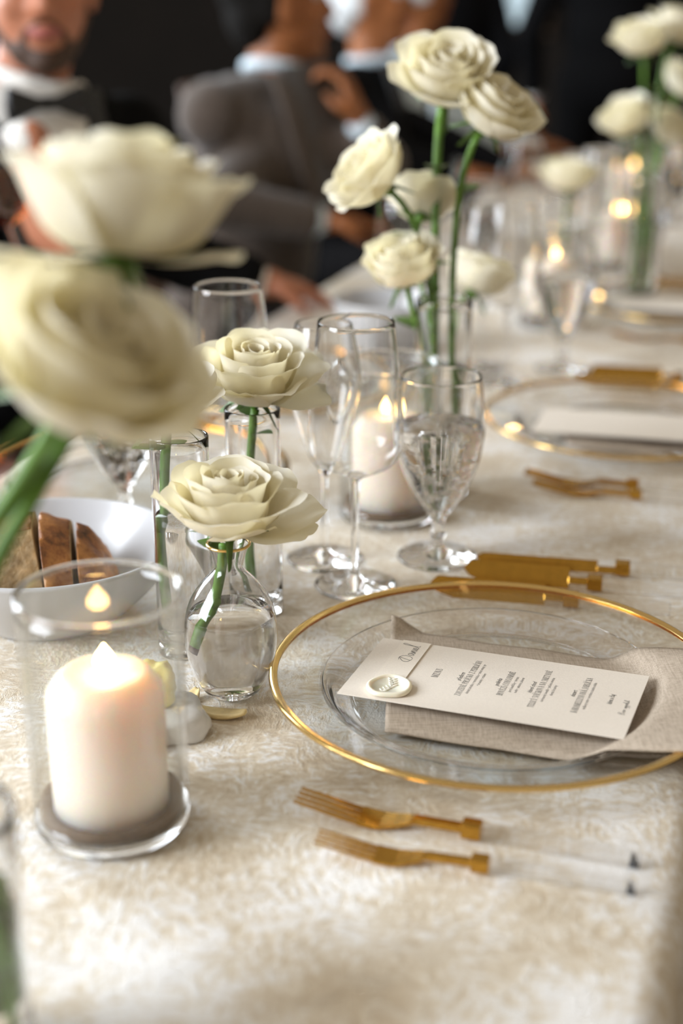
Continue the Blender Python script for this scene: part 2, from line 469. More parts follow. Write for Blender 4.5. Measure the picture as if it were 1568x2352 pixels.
def candle_set(u, v, label_glass, label_candle, label_sand, s=1.0):
    p = T(u, v, 0.0006)
    g = empty('candle_cylinder', p); g.scale = (s, s, s)
    link('glass_wall', CYL_WALL, M['cylinder_glass'], g); link('glass_base', CYL_BASE, M['glass'], g); link('glass_rim', CYL_RIM, M['glass'], g)
    tag(g, label_glass, 'candle holder', 'glass candle cylinders along the table')
    sd = link('sand', SANDM, M['sand'], loc=p); sd.scale = (s, s, s)
    tag(sd, label_sand, 'sand', 'sand layers in the candle cylinders', 'stuff')
    c = empty('pillar_candle', p + Vector((0, 0, 0.0112 * s))); c.scale = (s, s, s)
    tag(c, label_candle, 'candle', 'white pillar candles along the table')
    link('candle_body', WAXM, M['wax'], c); link('wick', WICKM, M['wick'], c)
    fl = link('flame', FLAMEM, M['flame'], c, loc=(0.0008, 0.0003, 0.0895)); fl['label'] = 'glowing candle flame'
candle_set(0.664, -0.361, 'clear glass candle cylinder nearest the camera, beside the two gold forks', 'lit white pillar candle nearest the camera, in front of the bread bowl', 'brown sand under the nearest lit pillar candle')
candle_set(1.223, -0.351, 'clear glass candle cylinder behind the wine glasses and water goblet', 'lit white pillar candle seen behind the wine glass and goblet', 'brown sand under the lit candle behind the wine glasses')
candle_set(2.084, -0.352, 'blurred glass candle cylinder behind the second place setting goblet', 'lit blurred candle behind the second place setting goblet', 'sand under the blurred candle behind the second goblet')
candle_set(2.56, -0.316, 'far glass candle cylinder right of the peach-lit single rose', 'far lit candle right of the peach-lit single rose', 'sand under the far candle right of the single rose')
candle_set(3.246, -0.384, 'farther glass candle cylinder below the right rose cluster', 'farther lit candle below the rose cluster at upper right', 'sand under the farther candle below the right rose cluster')
candle_set(3.80, -0.335, 'farthest glass candle cylinder at the right picture edge', 'farthest lit candle at the right picture edge', 'sand under the farthest candle at the right picture edge')

# ------------------------------------------------------------------ drinking glasses
WINE = vessel([(0.0335, 0.0), (0.0340, 0.0012), (0.030, 0.0024), (0.012, 0.0048), (0.0045, 0.009), (0.0034, 0.02), (0.0032, 0.05), (0.0034, 0.085), (0.0050, 0.0945),
               (0.015, 0.1000), (0.030, 0.1080), (0.0372, 0.1180), (0.0388, 0.1320), (0.0374, 0.160), (0.0340, 0.196), (0.0305, 0.2255)], 0.0011, 0.0985, n=5, seg=72)
FLUTE = vessel([(0.0325, 0.0), (0.0330, 0.0012), (0.029, 0.0024), (0.012, 0.0048), (0.0045, 0.009), (0.0034, 0.02), (0.0032, 0.05), (0.0034, 0.074), (0.0060, 0.084),
                (0.0130, 0.095), (0.0215, 0.118), (0.0290, 0.146), (0.0318, 0.163), (0.0308, 0.176), (0.0270, 0.196), (0.0238, 0.2106)], 0.0011, 0.088, n=5, seg=72)
GOB_OUT = [(0.0345, 0.0), (0.0350, 0.0014), (0.031, 0.0028), (0.014, 0.0058), (0.0064, 0.0105), (0.0054, 0.017), (0.0078, 0.0235), (0.0060, 0.030), (0.0066, 0.037), (0.0120, 0.0450),
           (0.0235, 0.0625), (0.0330, 0.085), (0.0378, 0.108), (0.0384, 0.124), (0.0366, 0.146), (0.0342, 0.1646)]
GOBLET = vessel(GOB_OUT, 0.0016, 0.046, n=5, seg=72)
def liquid(profile, wall, base, level, gap=0.0002, seg=48):
    o = smooth_profile(profile, 6)
    ins = [(max(r - wall - gap, 0.0004), z) for r, z in o if base + 0.001 < z < level]
    r_top = ins[-1][0]
    return lathe_mesh([(0, base + 0.0004), (max(ins[0][0] - 0.002, 0.0004), base + 0.0004)] + ins + [(r_top, level), (0, level)], seg, closed=False)
GOBW = liquid(GOB_OUT, 0.0016, 0.046, 0.122)
def bubbles_mesh(seed, n=300):
    bm = bmesh.new(); rnd = random.Random(seed)
    o = smooth_profile(GOB_OUT, 6)
    for i in range(n):
        z = rnd.uniform(0.056, 0.119)
        r = min((abs(pz - z), pr) for pr, pz in o)[1] - 0.0026
        a = rnd.uniform(0, 2 * PI)
        rr = r * (0.97 if rnd.random() < 0.75 else rnd.random() ** 0.5)
        bmesh.ops.create_icosphere(bm, subdivisions=1, radius=rnd.choice((0.0009, 0.0012, 0.0016, 0.0021)), matrix=Matrix.Translation((rr * math.cos(a), rr * math.sin(a), z)))
    return mesh_from(bm)
M['bubble'] = glass('air_bubble', 0.80, 0.15)
BUB = bubbles_mesh(3)
def wine(u, v, label, kind='wine_glass', mesh=None, group='tall wine glasses on the table'):
    o = link(kind, mesh or WINE, M['thin_glass'], loc=T(u, v, 0.0006))
    return tag(o, label, 'wine glass', group)
def goblet(u, v, label, wlabel, bub=True):
    g = link('water_goblet', GOBLET, M['thin_glass'], loc=T(u, v, 0.0006)); tag(g, label, 'goblet', 'water goblets on the table')
    w = link('sparkling_water', GOBW, M['water'], loc=T(u, v, 0.0006)); tag(w, wlabel, 'water', 'water in the goblets')
    if bub:
        b = link('bubbles', BUB, M['bubble'], w); b['kind'] = 'stuff'
wine(1.053, -0.330, 'tall empty wine glass with wide angular bowl in front of the second candle')
wine(1.100, -0.373, 'tall empty tulip champagne glass beside the wine glass, left of the second candle', 'champagne_glass', FLUTE)
goblet(1.135, -0.280, 'stemmed water goblet in sharp view behind the gold rimmed charger', 'sparkling water full of bubbles in the goblet behind the nearest charger')
# second place setting
wine(1.735, -0.345, 'blurred tall wine glass just left of the second place setting goblet')
wine(1.800, -0.392, 'blurred champagne glass behind the tall rose vase, left of the second wine glass', 'champagne_glass', FLUTE)
goblet(1.825, -0.288, 'blurred water goblet above the second gold rimmed charger', 'water in the blurred goblet above the second charger', False)
# third place setting
wine(2.38, -0.330, 'far wine glass at the third place setting, nearest the right edge candles')
wine(2.44, -0.378, 'far champagne glass at the third place setting', 'champagne_glass', FLUTE)
goblet(2.50, -0.262, 'far water goblet at the third place setting', 'water in the far goblet at the third place setting', False)
wine(3.02, -0.325, 'farther wine glass at the fourth place setting')
goblet(3.14, -0.272, 'farther water goblet at the fourth place setting', 'water in the farther goblet at the fourth place setting', False)
# opposite side
wine(1.154, -0.481, 'tall wine glass across the table, its rim showing above the middle rose')
goblet(1.120, -0.575, 'water goblet across the table behind the bread bowl', 'sparkling water in the goblet behind the bread bowl')
wine(1.80, -0.50, 'blurred wine glass across the table beside the white bowl')
wine(2.46, -0.47, 'far wine glass across the table near the seated man in grey')
goblet(2.40, -0.53, 'far water goblet across the table near the man in grey', 'water in the far goblet across the table', False)

# ------------------------------------------------------------------ charger plates, napkins, menus
PLATE_PTS = [(0.098, 0.0), (0.106, 0.0012), (0.1135, 0.0065), (0.1195, 0.0125), (0.128, 0.0150), (0.145, 0.0180), (0.1590, 0.0210)]
def plate_z(r):
    pts = [(0, 0.0048), (0.096, 0.0048), (0.104, 0.0056), (0.1105, 0.0105), (0.1175, 0.0165), (0.128, 0.0190), (0.145, 0.0220), (0.161, 0.0250), (0.18, 0.0200), (0.20, 0.006), (0.22, 0.003), (9, 0.003)]
    for (a, za), (b, zb) in zip(pts, pts[1:]):
        if r <= b: return za + (zb - za) * (r - a) / (b - a)
    return 0.003
P_BOTTOM = lathe_mesh([(0, 0.0), (0.098, 0.0), (0.1040, 0.0009), (0.1030, 0.0046), (0.096, 0.0041), (0, 0.0041)], 96, closed=False)
P_WELL = lathe_mesh(smooth_profile([(0.1043, 0.0010), (0.1085, 0.0026), (0.1135, 0.0065), (0.1195, 0.0125), (0.1235, 0.0140)], 5)
                    + smooth_profile([(0.1225, 0.0172), (0.1175, 0.0158), (0.1105, 0.0097), (0.1075, 0.0066), (0.1033, 0.0046)], 5), 128, closed=True)
P_RIM = lathe_mesh(smooth_profile([(0.1238, 0.0141), (0.145, 0.0180), (0.1590, 0.0210)], 5) + [(0.1598, 0.0225)] + smooth_profile([(0.1585, 0.0238), (0.145, 0.0213), (0.1228, 0.0173)], 5), 128, closed=True)
RIMB = lathe_mesh(smooth_profile([(0.1545, 0.02335), (0.1565, 0.0240), (0.1590, 0.0246), (0.1606, 0.0234), (0.1604, 0.0215), (0.1585, 0.0204), (0.1560, 0.0200), (0.1556, 0.0204), (0.1585, 0.0212), (0.1597, 0.0226), (0.1585, 0.0236), (0.1545, 0.0229)], 3), 128, closed=True)
def charger(u, v, label):
    p = empty('charger_plate', T(u, v, 0.0006)); p.scale = (0.985, 0.985, 1)
    tag(p, label, 'plate', 'gold rimmed glass chargers')
    link('plate_bottom', P_BOTTOM, M['plate_glass'], p); link('plate_well', P_WELL, M['glass'], p); link('plate_rim', P_RIM, M['plate_glass'], p); rb = link('gold_rim', RIMB, M['gold_rim'], p); rb['label'] = 'thin gilded rim band'
    return p
def napkin(u, v, v0, v1, u0, u1, label, seed=1):
    bm = bmesh.new(); nx, ny = 64, 26
    c = T(u, v, 0)
    top, bot = [], []
    for i in range(nx + 1):
        ra, rb_ = [], []
        for j in range(ny + 1):
            vv = v0 + 0.040 * (1 - j / ny) * (1 - i / nx) + (v1 - v0) * i / nx
            skew = 0.0
            uu = u0 + (u1 - u0) * j / ny + skew + 0.0035 * noise.noise(Vector((vv * 18, j * 0.08, seed)))
            d = math.hypot(uu - u, vv - v)
            z = max(plate_z(d), plate_z(0) + 0.0005)
            if vv - v > 0.15 or d > 0.16: z = min(z, 0.024) + 0.0005
            wr = 0.0012 * noise.noise(Vector((uu * 45, vv * 22, seed))) + 0.0011
            edge = min(j, ny - j) / ny
            fold = 0.0035 * min(1, edge * 10) + 0.0008
            p = T(uu, vv, 0)
            ra.append(bm.verts.new((p.x - c.x, p.y - c.y, z + fold + wr))); rb_.append(bm.verts.new((p.x - c.x, p.y - c.y, z + 0.0004)))
        top.append(ra); bot.append(rb_)
    for i in range(nx):
        for j in range(ny):
            bm.faces.new((top[i][j], top[i + 1][j], top[i + 1][j + 1], top[i][j + 1]))
            bm.faces.new((bot[i][j], bot[i][j + 1], bot[i + 1][j + 1], bot[i + 1][j]))
    for i in range(nx):
        bm.faces.new((top[i][0], bot[i][0], bot[i + 1][0], top[i + 1][0])); bm.faces.new((top[i][ny], top[i + 1][ny], bot[i + 1][ny], bot[i][ny]))
    for j in range(ny):
        bm.faces.new((top[0][j], top[0][j + 1], bot[0][j + 1], bot[0][j])); bm.faces.new((top[nx][j], bot[nx][j], bot[nx][j + 1], top[nx][j + 1]))
    o = link('linen_napkin', mesh_from(bm), M['linen'], loc=Vector((c.x, c.y, TZ + 0.0008)))
    return tag(o, label, 'napkin', 'taupe linen napkins')
charger(0.886, -0.175, 'gold rimmed glass charger plate holding the readable menu card, nearest the camera')
charger(1.555, -0.172, 'blurred gold rimmed glass charger at the second place setting')
charger(2.215, -0.172, 'far gold rimmed charger at the third place setting, at right edge')
charger(1.215, -0.615, 'gold rimmed charger across the table behind the bread bowl')
charger(1.60, -0.60, 'blurred charger across the table beyond the champagne glass')
napkin(0.886, -0.175, -0.272, 0.0, 0.808, 0.962, 'taupe linen napkin folded under the readable menu card', 1)
napkin(1.555, -0.172, -0.262, 0.0, 1.475, 1.610, 'taupe linen napkin on the second charger', 2)
napkin(2.215, -0.172, -0.262, 0.0, 2.135, 2.270, 'taupe linen napkin on the third charger at right edge', 3)

def text_mesh(body, size, shear=0.0, sx=1.0, space=1.0, bold=0.0, align='CENTER'):
    c = bpy.data.curves.new('text', 'FONT')
    c.body = body; c.size = size; c.shear = shear; c.align_x = align; c.space_character = space; c.offset = bold; c.resolution_u = 3
    o = bpy.data.objects.new('text', c); COL.objects.link(o)
    dg = bpy.context.evaluated_depsgraph_get(); dg.update()
    me = bpy.data.meshes.new_from_object(o.evaluated_get(dg))
    for vv in me.vertices: vv.co.x *= sx
    bpy.data.objects.remove(o)
    me.materials.clear()
    return me
# serif capitals drawn as strokes: thick stems, thin bars, bracketed feet (unit height 1)
def serif_mesh(body, h, w=1.0, space=0.12):
    bm = bmesh.new()
    TH, TN, SF = 0.17, 0.055, 0.045
    def quad(pts): bm.faces.new([bm.verts.new((p[0] * h * w, p[1] * h, 0)) for p in pts])
    def stem(x, y0, y1, t=TH, serif=3):
        quad([(x - t / 2, y0), (x + t / 2, y0), (x + t / 2, y1), (x - t / 2, y1)])
        if serif & 1: quad([(x - t / 2 - 0.09, y0), (x + t / 2 + 0.09, y0), (x + t / 2 + 0.09, y0 + SF), (x - t / 2 - 0.09, y0 + SF)])
        if serif & 2: quad([(x - t / 2 - 0.09, y1 - SF), (x + t / 2 + 0.09, y1 - SF), (x + t / 2 + 0.09, y1), (x - t / 2 - 0.09, y1)])
    def bar(x0, x1, y, t=TN): quad([(x0, y - t / 2), (x1, y - t / 2), (x1, y + t / 2), (x0, y + t / 2)])
    def diag(xa, ya, xb, yb, t): quad([(xa - t / 2, ya), (xa + t / 2, ya), (xb + t / 2, yb), (xb - t / 2, yb)])
    def arc(cx, cy, rx, ry, a0, a1, n=14, thick=TH, thin=TN):
        prev = None
        for i in range(n + 1):
            a = R(a0 + (a1 - a0) * i / n)
            t = thin + (thick - thin) * abs(math.cos(a)) ** 1.5
            o_ = (cx + rx * math.cos(a), cy + ry * math.sin(a)); k = t / max(rx, 1e-3); k2 = (thin + (t - thin) * 0.3) / ry
            i_ = (cx + (rx - t) * math.cos(a), cy + (ry - thin - 0.02) * math.sin(a))
            if prev: quad([prev[0], o_, i_, prev[1]])
            prev = (o_, i_)
    x = 0.0
    acc = {'É': ('E', 1), 'Í': ('I', 1), 'Č': ('C', 2), 'Ě': ('E', 2), 'Á': ('A', 1), 'Ý': ('Y', 1)}
    verts0 = 0
    for ch in body:
        a = 0
        if ch in acc: ch, a = acc[ch]
        n0 = len(bm.verts)
        if ch == ' ': x += 0.34; continue
        W_ = {'I': 0.32, 'M': 0.86, 'N': 0.74, 'O': 0.68, 'C': 0.62, 'S': 0.50, 'E': 0.56, 'L': 0.54, 'P': 0.58, 'R': 0.64, 'K': 0.66, 'J': 0.42}.get(ch, 0.66)
        if ch == 'I': stem(W_ / 2, 0, 1)
        elif ch in 'ELF':
            stem(0.16, 0, 1)
            if ch != 'L': bar(0.1, W_, 1 - TN / 2); quad([(W_ - 0.05, 0.74), (W_, 0.74), (W_, 1), (W_ - 0.09, 1)]); bar(0.2, W_ * 0.8, 0.52)
            if ch != 'F': bar(0.1, W_, TN / 2); quad([(W_ - 0.09, 0), (W_, 0), (W_, 0.28), (W_ - 0.05, 0.28)])
        elif ch == 'H': stem(0.16, 0, 1); stem(W_ - 0.12, 0, 1); bar(0.16, W_ - 0.12, 0.52)
        elif ch == 'M': stem(0.10, 0, 1, 0.06); stem(W_ - 0.14, 0, 1); diag(W_ / 2, 0.02, 0.14, 1, TH * 0.9); diag(W_ / 2, 0.02, W_ - 0.16, 1, TN)
        elif ch == 'N': stem(0.10, 0, 1, 0.06); stem(W_ - 0.10, 0, 1, 0.06, 2); diag(W_ - 0.12, 0, 0.12, 1, TH)
        elif ch == 'U': stem(0.15, 0.28, 1, TH, 2); stem(W_ - 0.1, 0.28, 1, 0.06, 2); arc(W_ / 2 + 0.02, 0.3, W_ / 2 - 0.05, 0.3, 180, 360, 10, 0.12)
        elif ch == 'Z': bar(0.06, W_, 1 - TN / 2); bar(0.04, W_, TN / 2); diag(0.12, 0, W_ - 0.1, 1, TH); quad([(0.06, 0.76), (0.1, 0.76), (0.14, 1), (0.06, 1)]); quad([(W_ - 0.05, 0), (W_, 0), (W_, 0.25), (W_ - 0.04, 0.25)])
        elif ch == 'A': diag(0.07, 0, W_ / 2, 1, TN); diag(W_ - 0.09, 0, W_ / 2, 1, TH); bar(0.16, W_ - 0.18, 0.34); bar(-0.02, 0.17, SF / 2, SF); bar(W_ - 0.24, W_ + 0.05, SF / 2, SF)
        elif ch == 'V': diag(W_ / 2, 0, 0.1, 1, TH); diag(W_ / 2, 0, W_ - 0.07, 1, TN); bar(-0.03, 0.24, 1 - SF / 2, SF); bar(W_ - 0.16, W_ + 0.03, 1 - SF / 2, SF)
        elif ch == 'Y': diag(W_ / 2, 0.45, 0.1, 1, TH); diag(W_ / 2, 0.45, W_ - 0.07, 1, TN); stem(W_ / 2, 0, 0.48, TH, 1)
        elif ch == 'O': arc(W_ / 2, 0.5, W_ / 2, 0.51, 0, 360, 28)
        elif ch == 'C': arc(W_ / 2, 0.5, W_ / 2, 0.51, 50, 310, 22); quad([(W_ - 0.1, 0.68), (W_ - 0.04, 0.68), (W_ - 0.04, 0.98), (W_ - 0.12, 0.86)])
        elif ch == 'S':
            arc(W_ / 2, 0.745, W_ / 2 - 0.02, 0.265, 40, 270, 14, 0.13); arc(W_ / 2, 0.255, W_ / 2, 0.265, -140, 90, 14, 0.13)
        elif ch in 'PRB':
            stem(0.16, 0, 1)
            arc(0.26, 0.755, W_ - 0.26, 0.255, -90, 90, 10, 0.15); bar(0.2, 0.28, 0.98); bar(0.2, 0.28, 0.53)
            if ch == 'R': diag(W_ + 0.02, 0, 0.32, 0.52, TH)
            if ch == 'B': arc(0.26, 0.265, W_ - 0.22, 0.275, -90, 90, 10, 0.15); bar(0.2, 0.28, TN / 2)
        elif ch == 'K': stem(0.16, 0, 1); diag(0.26, 0.42, W_ - 0.08, 1, TN); diag(W_ - 0.08, 0, 0.34, 0.56, TH); bar(W_ - 0.2, W_ + 0.03, 1 - SF / 2, SF); bar(W_ - 0.24, W_ + 0.05, SF / 2, SF)
        elif ch == 'T': stem(W_ / 2, 0, 1, TH, 1); bar(0.02, W_ - 0.02, 1 - TN / 2); quad([(0.02, 0.72), (0.06, 0.72), (0.1, 1), (0.02, 1)]); quad([(W_ - 0.06, 0.72), (W_ - 0.02, 0.72), (W_ - 0.02, 1), (W_ - 0.1, 1)])
        elif ch == 'J': stem(W_ - 0.16, 0.1, 1, TH, 2); arc(W_ / 2 - 0.06, 0.12, W_ / 2 - 0.02, 0.2, 180, 360, 8, 0.12)
        elif ch == 'D': stem(0.16, 0, 1); arc(0.24, 0.5, W_ - 0.22, 0.51, -90, 90, 14)
        if a == 1: quad([(W_ / 2 - 0.04, 1.08), (W_ / 2 + 0.05, 1.08), (W_ / 2 + 0.16, 1.30), (W_ / 2 + 0.06, 1.30)])
        if a == 2:
            quad([(W_ / 2 - 0.03, 1.08), (W_ / 2 + 0.03, 1.08), (W_ / 2 - 0.13, 1.28), (W_ / 2 - 0.19, 1.28)]); quad([(W_ / 2 - 0.03, 1.08), (W_ / 2 + 0.03, 1.08), (W_ / 2 + 0.19, 1.28), (W_ / 2 + 0.13, 1.28)])
        bm.verts.ensure_lookup_table()
        for vv in list(bm.verts)[n0:]: vv.co.x += x * h * w
        x += W_ + space
    for vv in bm.verts: vv.co.x -= (x - space) * h * w / 2
    me = bpy.data.meshes.new('serif'); 
    for f in bm.faces:
        f.normal_update()
        if f.normal.z < 0: f.normal_flip()
    bm.to_mesh(me); bm.free()
    return me
def stroke_mesh(paths, r):
    """thin pen strokes lying on the card, each path a list of (x, y)"""
    bm = bmesh.new()
    for path in paths:
        q = smooth_profile_2d(path, 6)
        prev = None
        for i, p in enumerate(q):
            a = q[max(0, i - 1)]; b = q[min(len(q) - 1, i + 1)]
            d = Vector((b[0] - a[0], b[1] - a[1])); d = d.normalized() if d.length > 1e-9 else Vector((1, 0))
            t = r * (0.7 + 0.6 * abs(d.y))
            n_ = Vector((-d.y, d.x)) * t
            cur = (bm.verts.new((p[0] + n_.x, p[1] + n_.y, 0)), bm.verts.new((p[0] - n_.x, p[1] - n_.y, 0)))
            if prev: bm.faces.new((prev[0], prev[1], cur[1], cur[0]))
            prev = cur
    for f in bm.faces:
        f.normal_update()
        if f.normal.z < 0: f.normal_flip()
    me = bpy.data.meshes.new('strokes'); bm.to_mesh(me); bm.free()
    return me
def smooth_profile_2d(pts, n):
    out = []
    for i in range(len(pts) - 1):
        p0 = pts[max(0, i - 1)]; p1 = pts[i]; p2 = pts[i + 1]; p3 = pts[min(len(pts) - 1, i + 2)]
        for k in range(n):
            t = k / n
            out.append(tuple(0.5 * (2 * p1[a] + (p2[a] - p0[a]) * t + (2 * p0[a] - 5 * p1[a] + 4 * p2[a] - p3[a]) * t * t + (-p0[a] + 3 * p1[a] - 3 * p2[a] + p3[a]) * t ** 3) for a in range(2)))
    out.append(pts[-1])
    return out
# cards: local +x runs along the text (towards the far end of the table), local +y is the top of the card
CARD_W, CARD_L = 0.0945, 0.197
CARD = box_mesh((0, 0, 0), (CARD_W, CARD_L, 0.0007), 0.0)
NAME = [[(0.0, 0.0), (0.0025, 0.0065), (0.0040, 0.0095), (0.0015, 0.0085), (-0.0030, 0.0050), (-0.0020, 0.0010), (0.0040, -0.0005), (0.0078, 0.0030), (0.0075, 0.0075), (0.0035, 0.0098), (-0.0010, 0.0090)],
        [(0.0135, 0.0045), (0.0110, 0.0048), (0.0098, 0.0018), (0.0112, 0.0002), (0.0132, 0.0030), (0.0138, 0.0048), (0.0136, 0.0010), (0.0150, 0.0004), (0.0166, 0.0044), (0.0166, 0.0004), (0.0184, 0.0042), (0.0192, 0.0038), (0.0192, 0.0006),
         (0.0208, 0.0010), (0.0220, 0.0046), (0.0218, 0.0006), (0.0236, 0.0012), (0.0250, 0.0030), (0.0246, 0.0046), (0.0234, 0.0030), (0.0242, 0.0004), (0.0264, 0.0016), (0.0318, 0.0120), (0.0306, 0.0142), (0.0290, 0.0090), (0.0284, 0.0010), (0.0306, 0.0004)]]
BON = [[(0, 0), (0.0012, 0.0042), (0.0028, 0.0036), (0.0010, 0.0022), (0.0030, 0.0012), (0.0012, 0.0), (0.0, 0.0004)], [(0.0042, 0.0016), (0.0036, 0.0004), (0.0050, 0.0004), (0.0048, 0.0018), (0.0040, 0.0018)], [(0.0058, 0.0018), (0.0058, 0.0002), (0.0070, 0.0018), (0.0072, 0.0002)],
       [(0.0108, 0.0016), (0.0096, 0.0012), (0.0098, 0.0002), (0.0110, 0.0014), (0.0110, 0.0002)], [(0.0118, 0.0018), (0.0112, -0.0020), (0.0120, 0.0012), (0.0130, 0.0014), (0.0124, 0.0002)], [(0.0136, 0.0018), (0.0130, -0.0020), (0.0138, 0.0012), (0.0148, 0.0014), (0.0142, 0.0002)],
       [(0.0152, 0.0008), (0.0164, 0.0012), (0.0158, 0.0020), (0.0152, 0.0004), (0.0166, 0.0004), (0.0176, 0.0040), (0.0172, 0.0004), (0.0184, 0.0006), (0.0188, 0.0018), (0.0184, 0.0002), (0.0196, 0.0006), (0.0206, 0.0040), (0.0202, 0.0004), (0.0212, 0.0006)], [(0.0196, 0.0028), (0.0212, 0.0028)]]
def menu_card(u, v, z, rotz, tilt, label, full=True):
    c = empty('menu_card', T(u, v, z), (0, 0, 0))
    # card frame: x' = along text, y' = up the card (towards -v)
    c.rotation_euler = (Matrix.Rotation(rotz, 3, 'Z') @ Matrix.Rotation(tilt[0], 3, 'X') @ Matrix.Rotation(tilt[1], 3, 'Y')).to_euler()
    tag(c, label, 'menu', 'menu cards on the chargers')
    link('card', CARD, M['paper'], c)
    zt = 0.00045
    if full:
        def put(name, me, x, y): return link(name, me, M['ink'], c, loc=(x, y, zt))
        x0 = 0.004
        put('menu_heading', serif_mesh('MENU', 0.0048, 0.85, 0.2), x0, 0.0405)
        courses = [('předkrm', 'ZAUZENÉ PRSÍČKO Z PERLIČKY', ['domácí brioška s marmeládou • telecí mletý sýr', '• brusinky s máslem'], 0.0240),
                   ('polévka', 'HOVĚZÍ CONSOMMÉ', ['jarní knedlíčky • domácí', 'nudle • zelenina julienne'], -0.0030),
                   ('hlavní chod', 'TELECÍ SVÍČKOVÁ NA SMETANĚ', ['karlovarský knedlík • pečená zelenina', 'domácí brusinky'], -0.0270),
                   ('dezert', 'KARAMELIZOVANÁ JABLÍČKA', ['vanilkový krém • zmrzlina z kozího mléka'], -0.0560)]
        for k, (a, b, notes, y) in enumerate(courses):
            put('course_heading', text_mesh(a, 0.0044, 0.35, 0.85, bold=0.00007), x0, y)
            put('course_title', serif_mesh(b, 0.0042, 0.80 if len(b) > 20 else 0.84, 0.10), x0, y - 0.0063)
            for q, nline in enumerate(notes):
                put('course_note', text_mesh(nline, 0.0031, 0.15, 0.80), x0, y - 0.0104 - 0.0040 * q)
        put('closing_line', text_mesh('káva a čaj', 0.0044, 0.2, 0.85, bold=0.00010), x0, -0.0815)
        put('closing_signature', stroke_mesh(BON, 0.00016), -0.0155, -0.0925)
    return c
CROT = PI / 2 + ROT_T   # text runs along +u
def card_tag_and_seal(parent_rot, u, v, z, tilt, full):
    rot = (Matrix.Rotation(parent_rot, 3, 'Z') @ Matrix.Rotation(tilt[0], 3, 'X') @ Matrix.Rotation(tilt[1], 3, 'Y'))
    base = T(u, v, z)
    def at(x, y, h): return base + rot @ Vector((x, y, h))
    t = empty('name_tag', at(0.0085, 0.0715, 0.0010), rot.to_euler()); tag(t, 'small cream name tag with a handwritten name on the readable menu card', 'name tag')
    link('tag_card', box_mesh((0, 0, 0), (0.0765, 0.0215, 0.0006)), M['tag_paper'], t)
    nm = link('handwritten_name', stroke_mesh([[(x * 0.82 - 0.001, y * 0.95) for x, y in p] for p in NAME], 0.00022), M['ink'], t, loc=(0.0075, -0.0050, 0.0004))
    # wax seal
    prof = smooth_profile([(0.0150, 0.0), (0.0158, 0.0010), (0.0156, 0.0026), (0.0142, 0.0034), (0.0128, 0.0028), (0.0122, 0.0018)], 4)
    s = empty('wax_seal', at(-0.0300, 0.0665, 0.0010), rot.to_euler()); tag(s, 'round cream wax seal pressed onto the readable menu card', 'wax seal')
    sm = lathe_mesh([(0, 0.0)] + prof + [(0, 0.0017)], 48, closed=False)
    for vv in sm.vertices:
        a = math.atan2(vv.co.y, vv.co.x); k = 1 + 0.035 * math.sin(3 * a + 1) + 0.02 * math.sin(5 * a)
        vv.co.x *= k; vv.co.y *= k
    link('seal_body', sm, M['seal'], s)
    # raised sprig emblem
    bmx = bmesh.new()
    for k in range(-3, 4):
        a0 = (0.0030 * k, 0.0012 * abs(k) - 0.002, 0.0018)
        for sg in (-1, 1):
            tube_mesh([a0, (a0[0] + 0.0012, a0[1] + sg * 0.0022, 0.0021), (a0[0] + 0.0030, a0[1] + sg * 0.0034, 0.0019)], [0.0004, 0.0006, 0.0002], 6, bm=bmx)
    tube_mesh([(-0.0095, 0.0022, 0.0018), (-0.004, -0.001, 0.0020), (0.002, -0.0018, 0.0020), (0.0095, 0.002, 0.0018)], 0.00045, 6, bm=bmx)
    em = link('seal_emblem', mesh_from(bmx), M['seal'], s)
TILT = (R(-1.2), R(0.0))
menu_card(0.872, -0.172, 0.0200, CROT + R(-3.2), TILT, 'cream menu card with printed courses on the nearest charger')
card_tag_and_seal(CROT + R(-3.2), 0.872, -0.172, 0.0200, TILT, True)
menu_card(1.528, -0.165, 0.0205, CROT + R(0.5), TILT, 'blurred blank looking menu card on the second charger', False)
menu_card(2.190, -0.165, 0.0205, CROT + R(0.5), TILT, 'far menu card on the third charger at right edge', False)

# ------------------------------------------------------------------ cutlery: local x from the tip to the end of the handle
def strip_mesh(stations, thick, bm=None):
    """stations: (x, y_centre, half_width, z); a bent flat bar with thickness"""
    own = bm is None
    if own: bm = bmesh.new()
    rows = []
    for x, yc, hw, z in stations:
        rows.append([bm.verts.new((x, yc - hw, z)), bm.verts.new((x, yc + hw, z)), bm.verts.new((x, yc + hw, z + thick)), bm.verts.new((x, yc - hw, z + thick))])
    for a, b in zip(rows, rows[1:]):
        for k in range(4): bm.faces.new((a[k], a[(k + 1) % 4], b[(k + 1) % 4], b[k]))
    bm.faces.new(rows[0]); bm.faces.new(list(reversed(rows[-1])))
    return mesh_from(bm, False) if own else None
def fz(x):   # side profile of the fork: tips raised, belly on the cloth, neck rising to the handle
    pts = [(0, 0.0100), (0.018, 0.0068), (0.036, 0.0031), (0.050, 0.0009), (0.060, 0.0003), (0.070, 0.0022), (0.080, 0.0050), (0.090, 0.0064), (0.130, 0.0058)]
    for (a, za), (b, zb) in zip(pts, pts[1:]):
        if x <= b: return za + (zb - za) * (x - a) / (b - a)
    return 0.0062
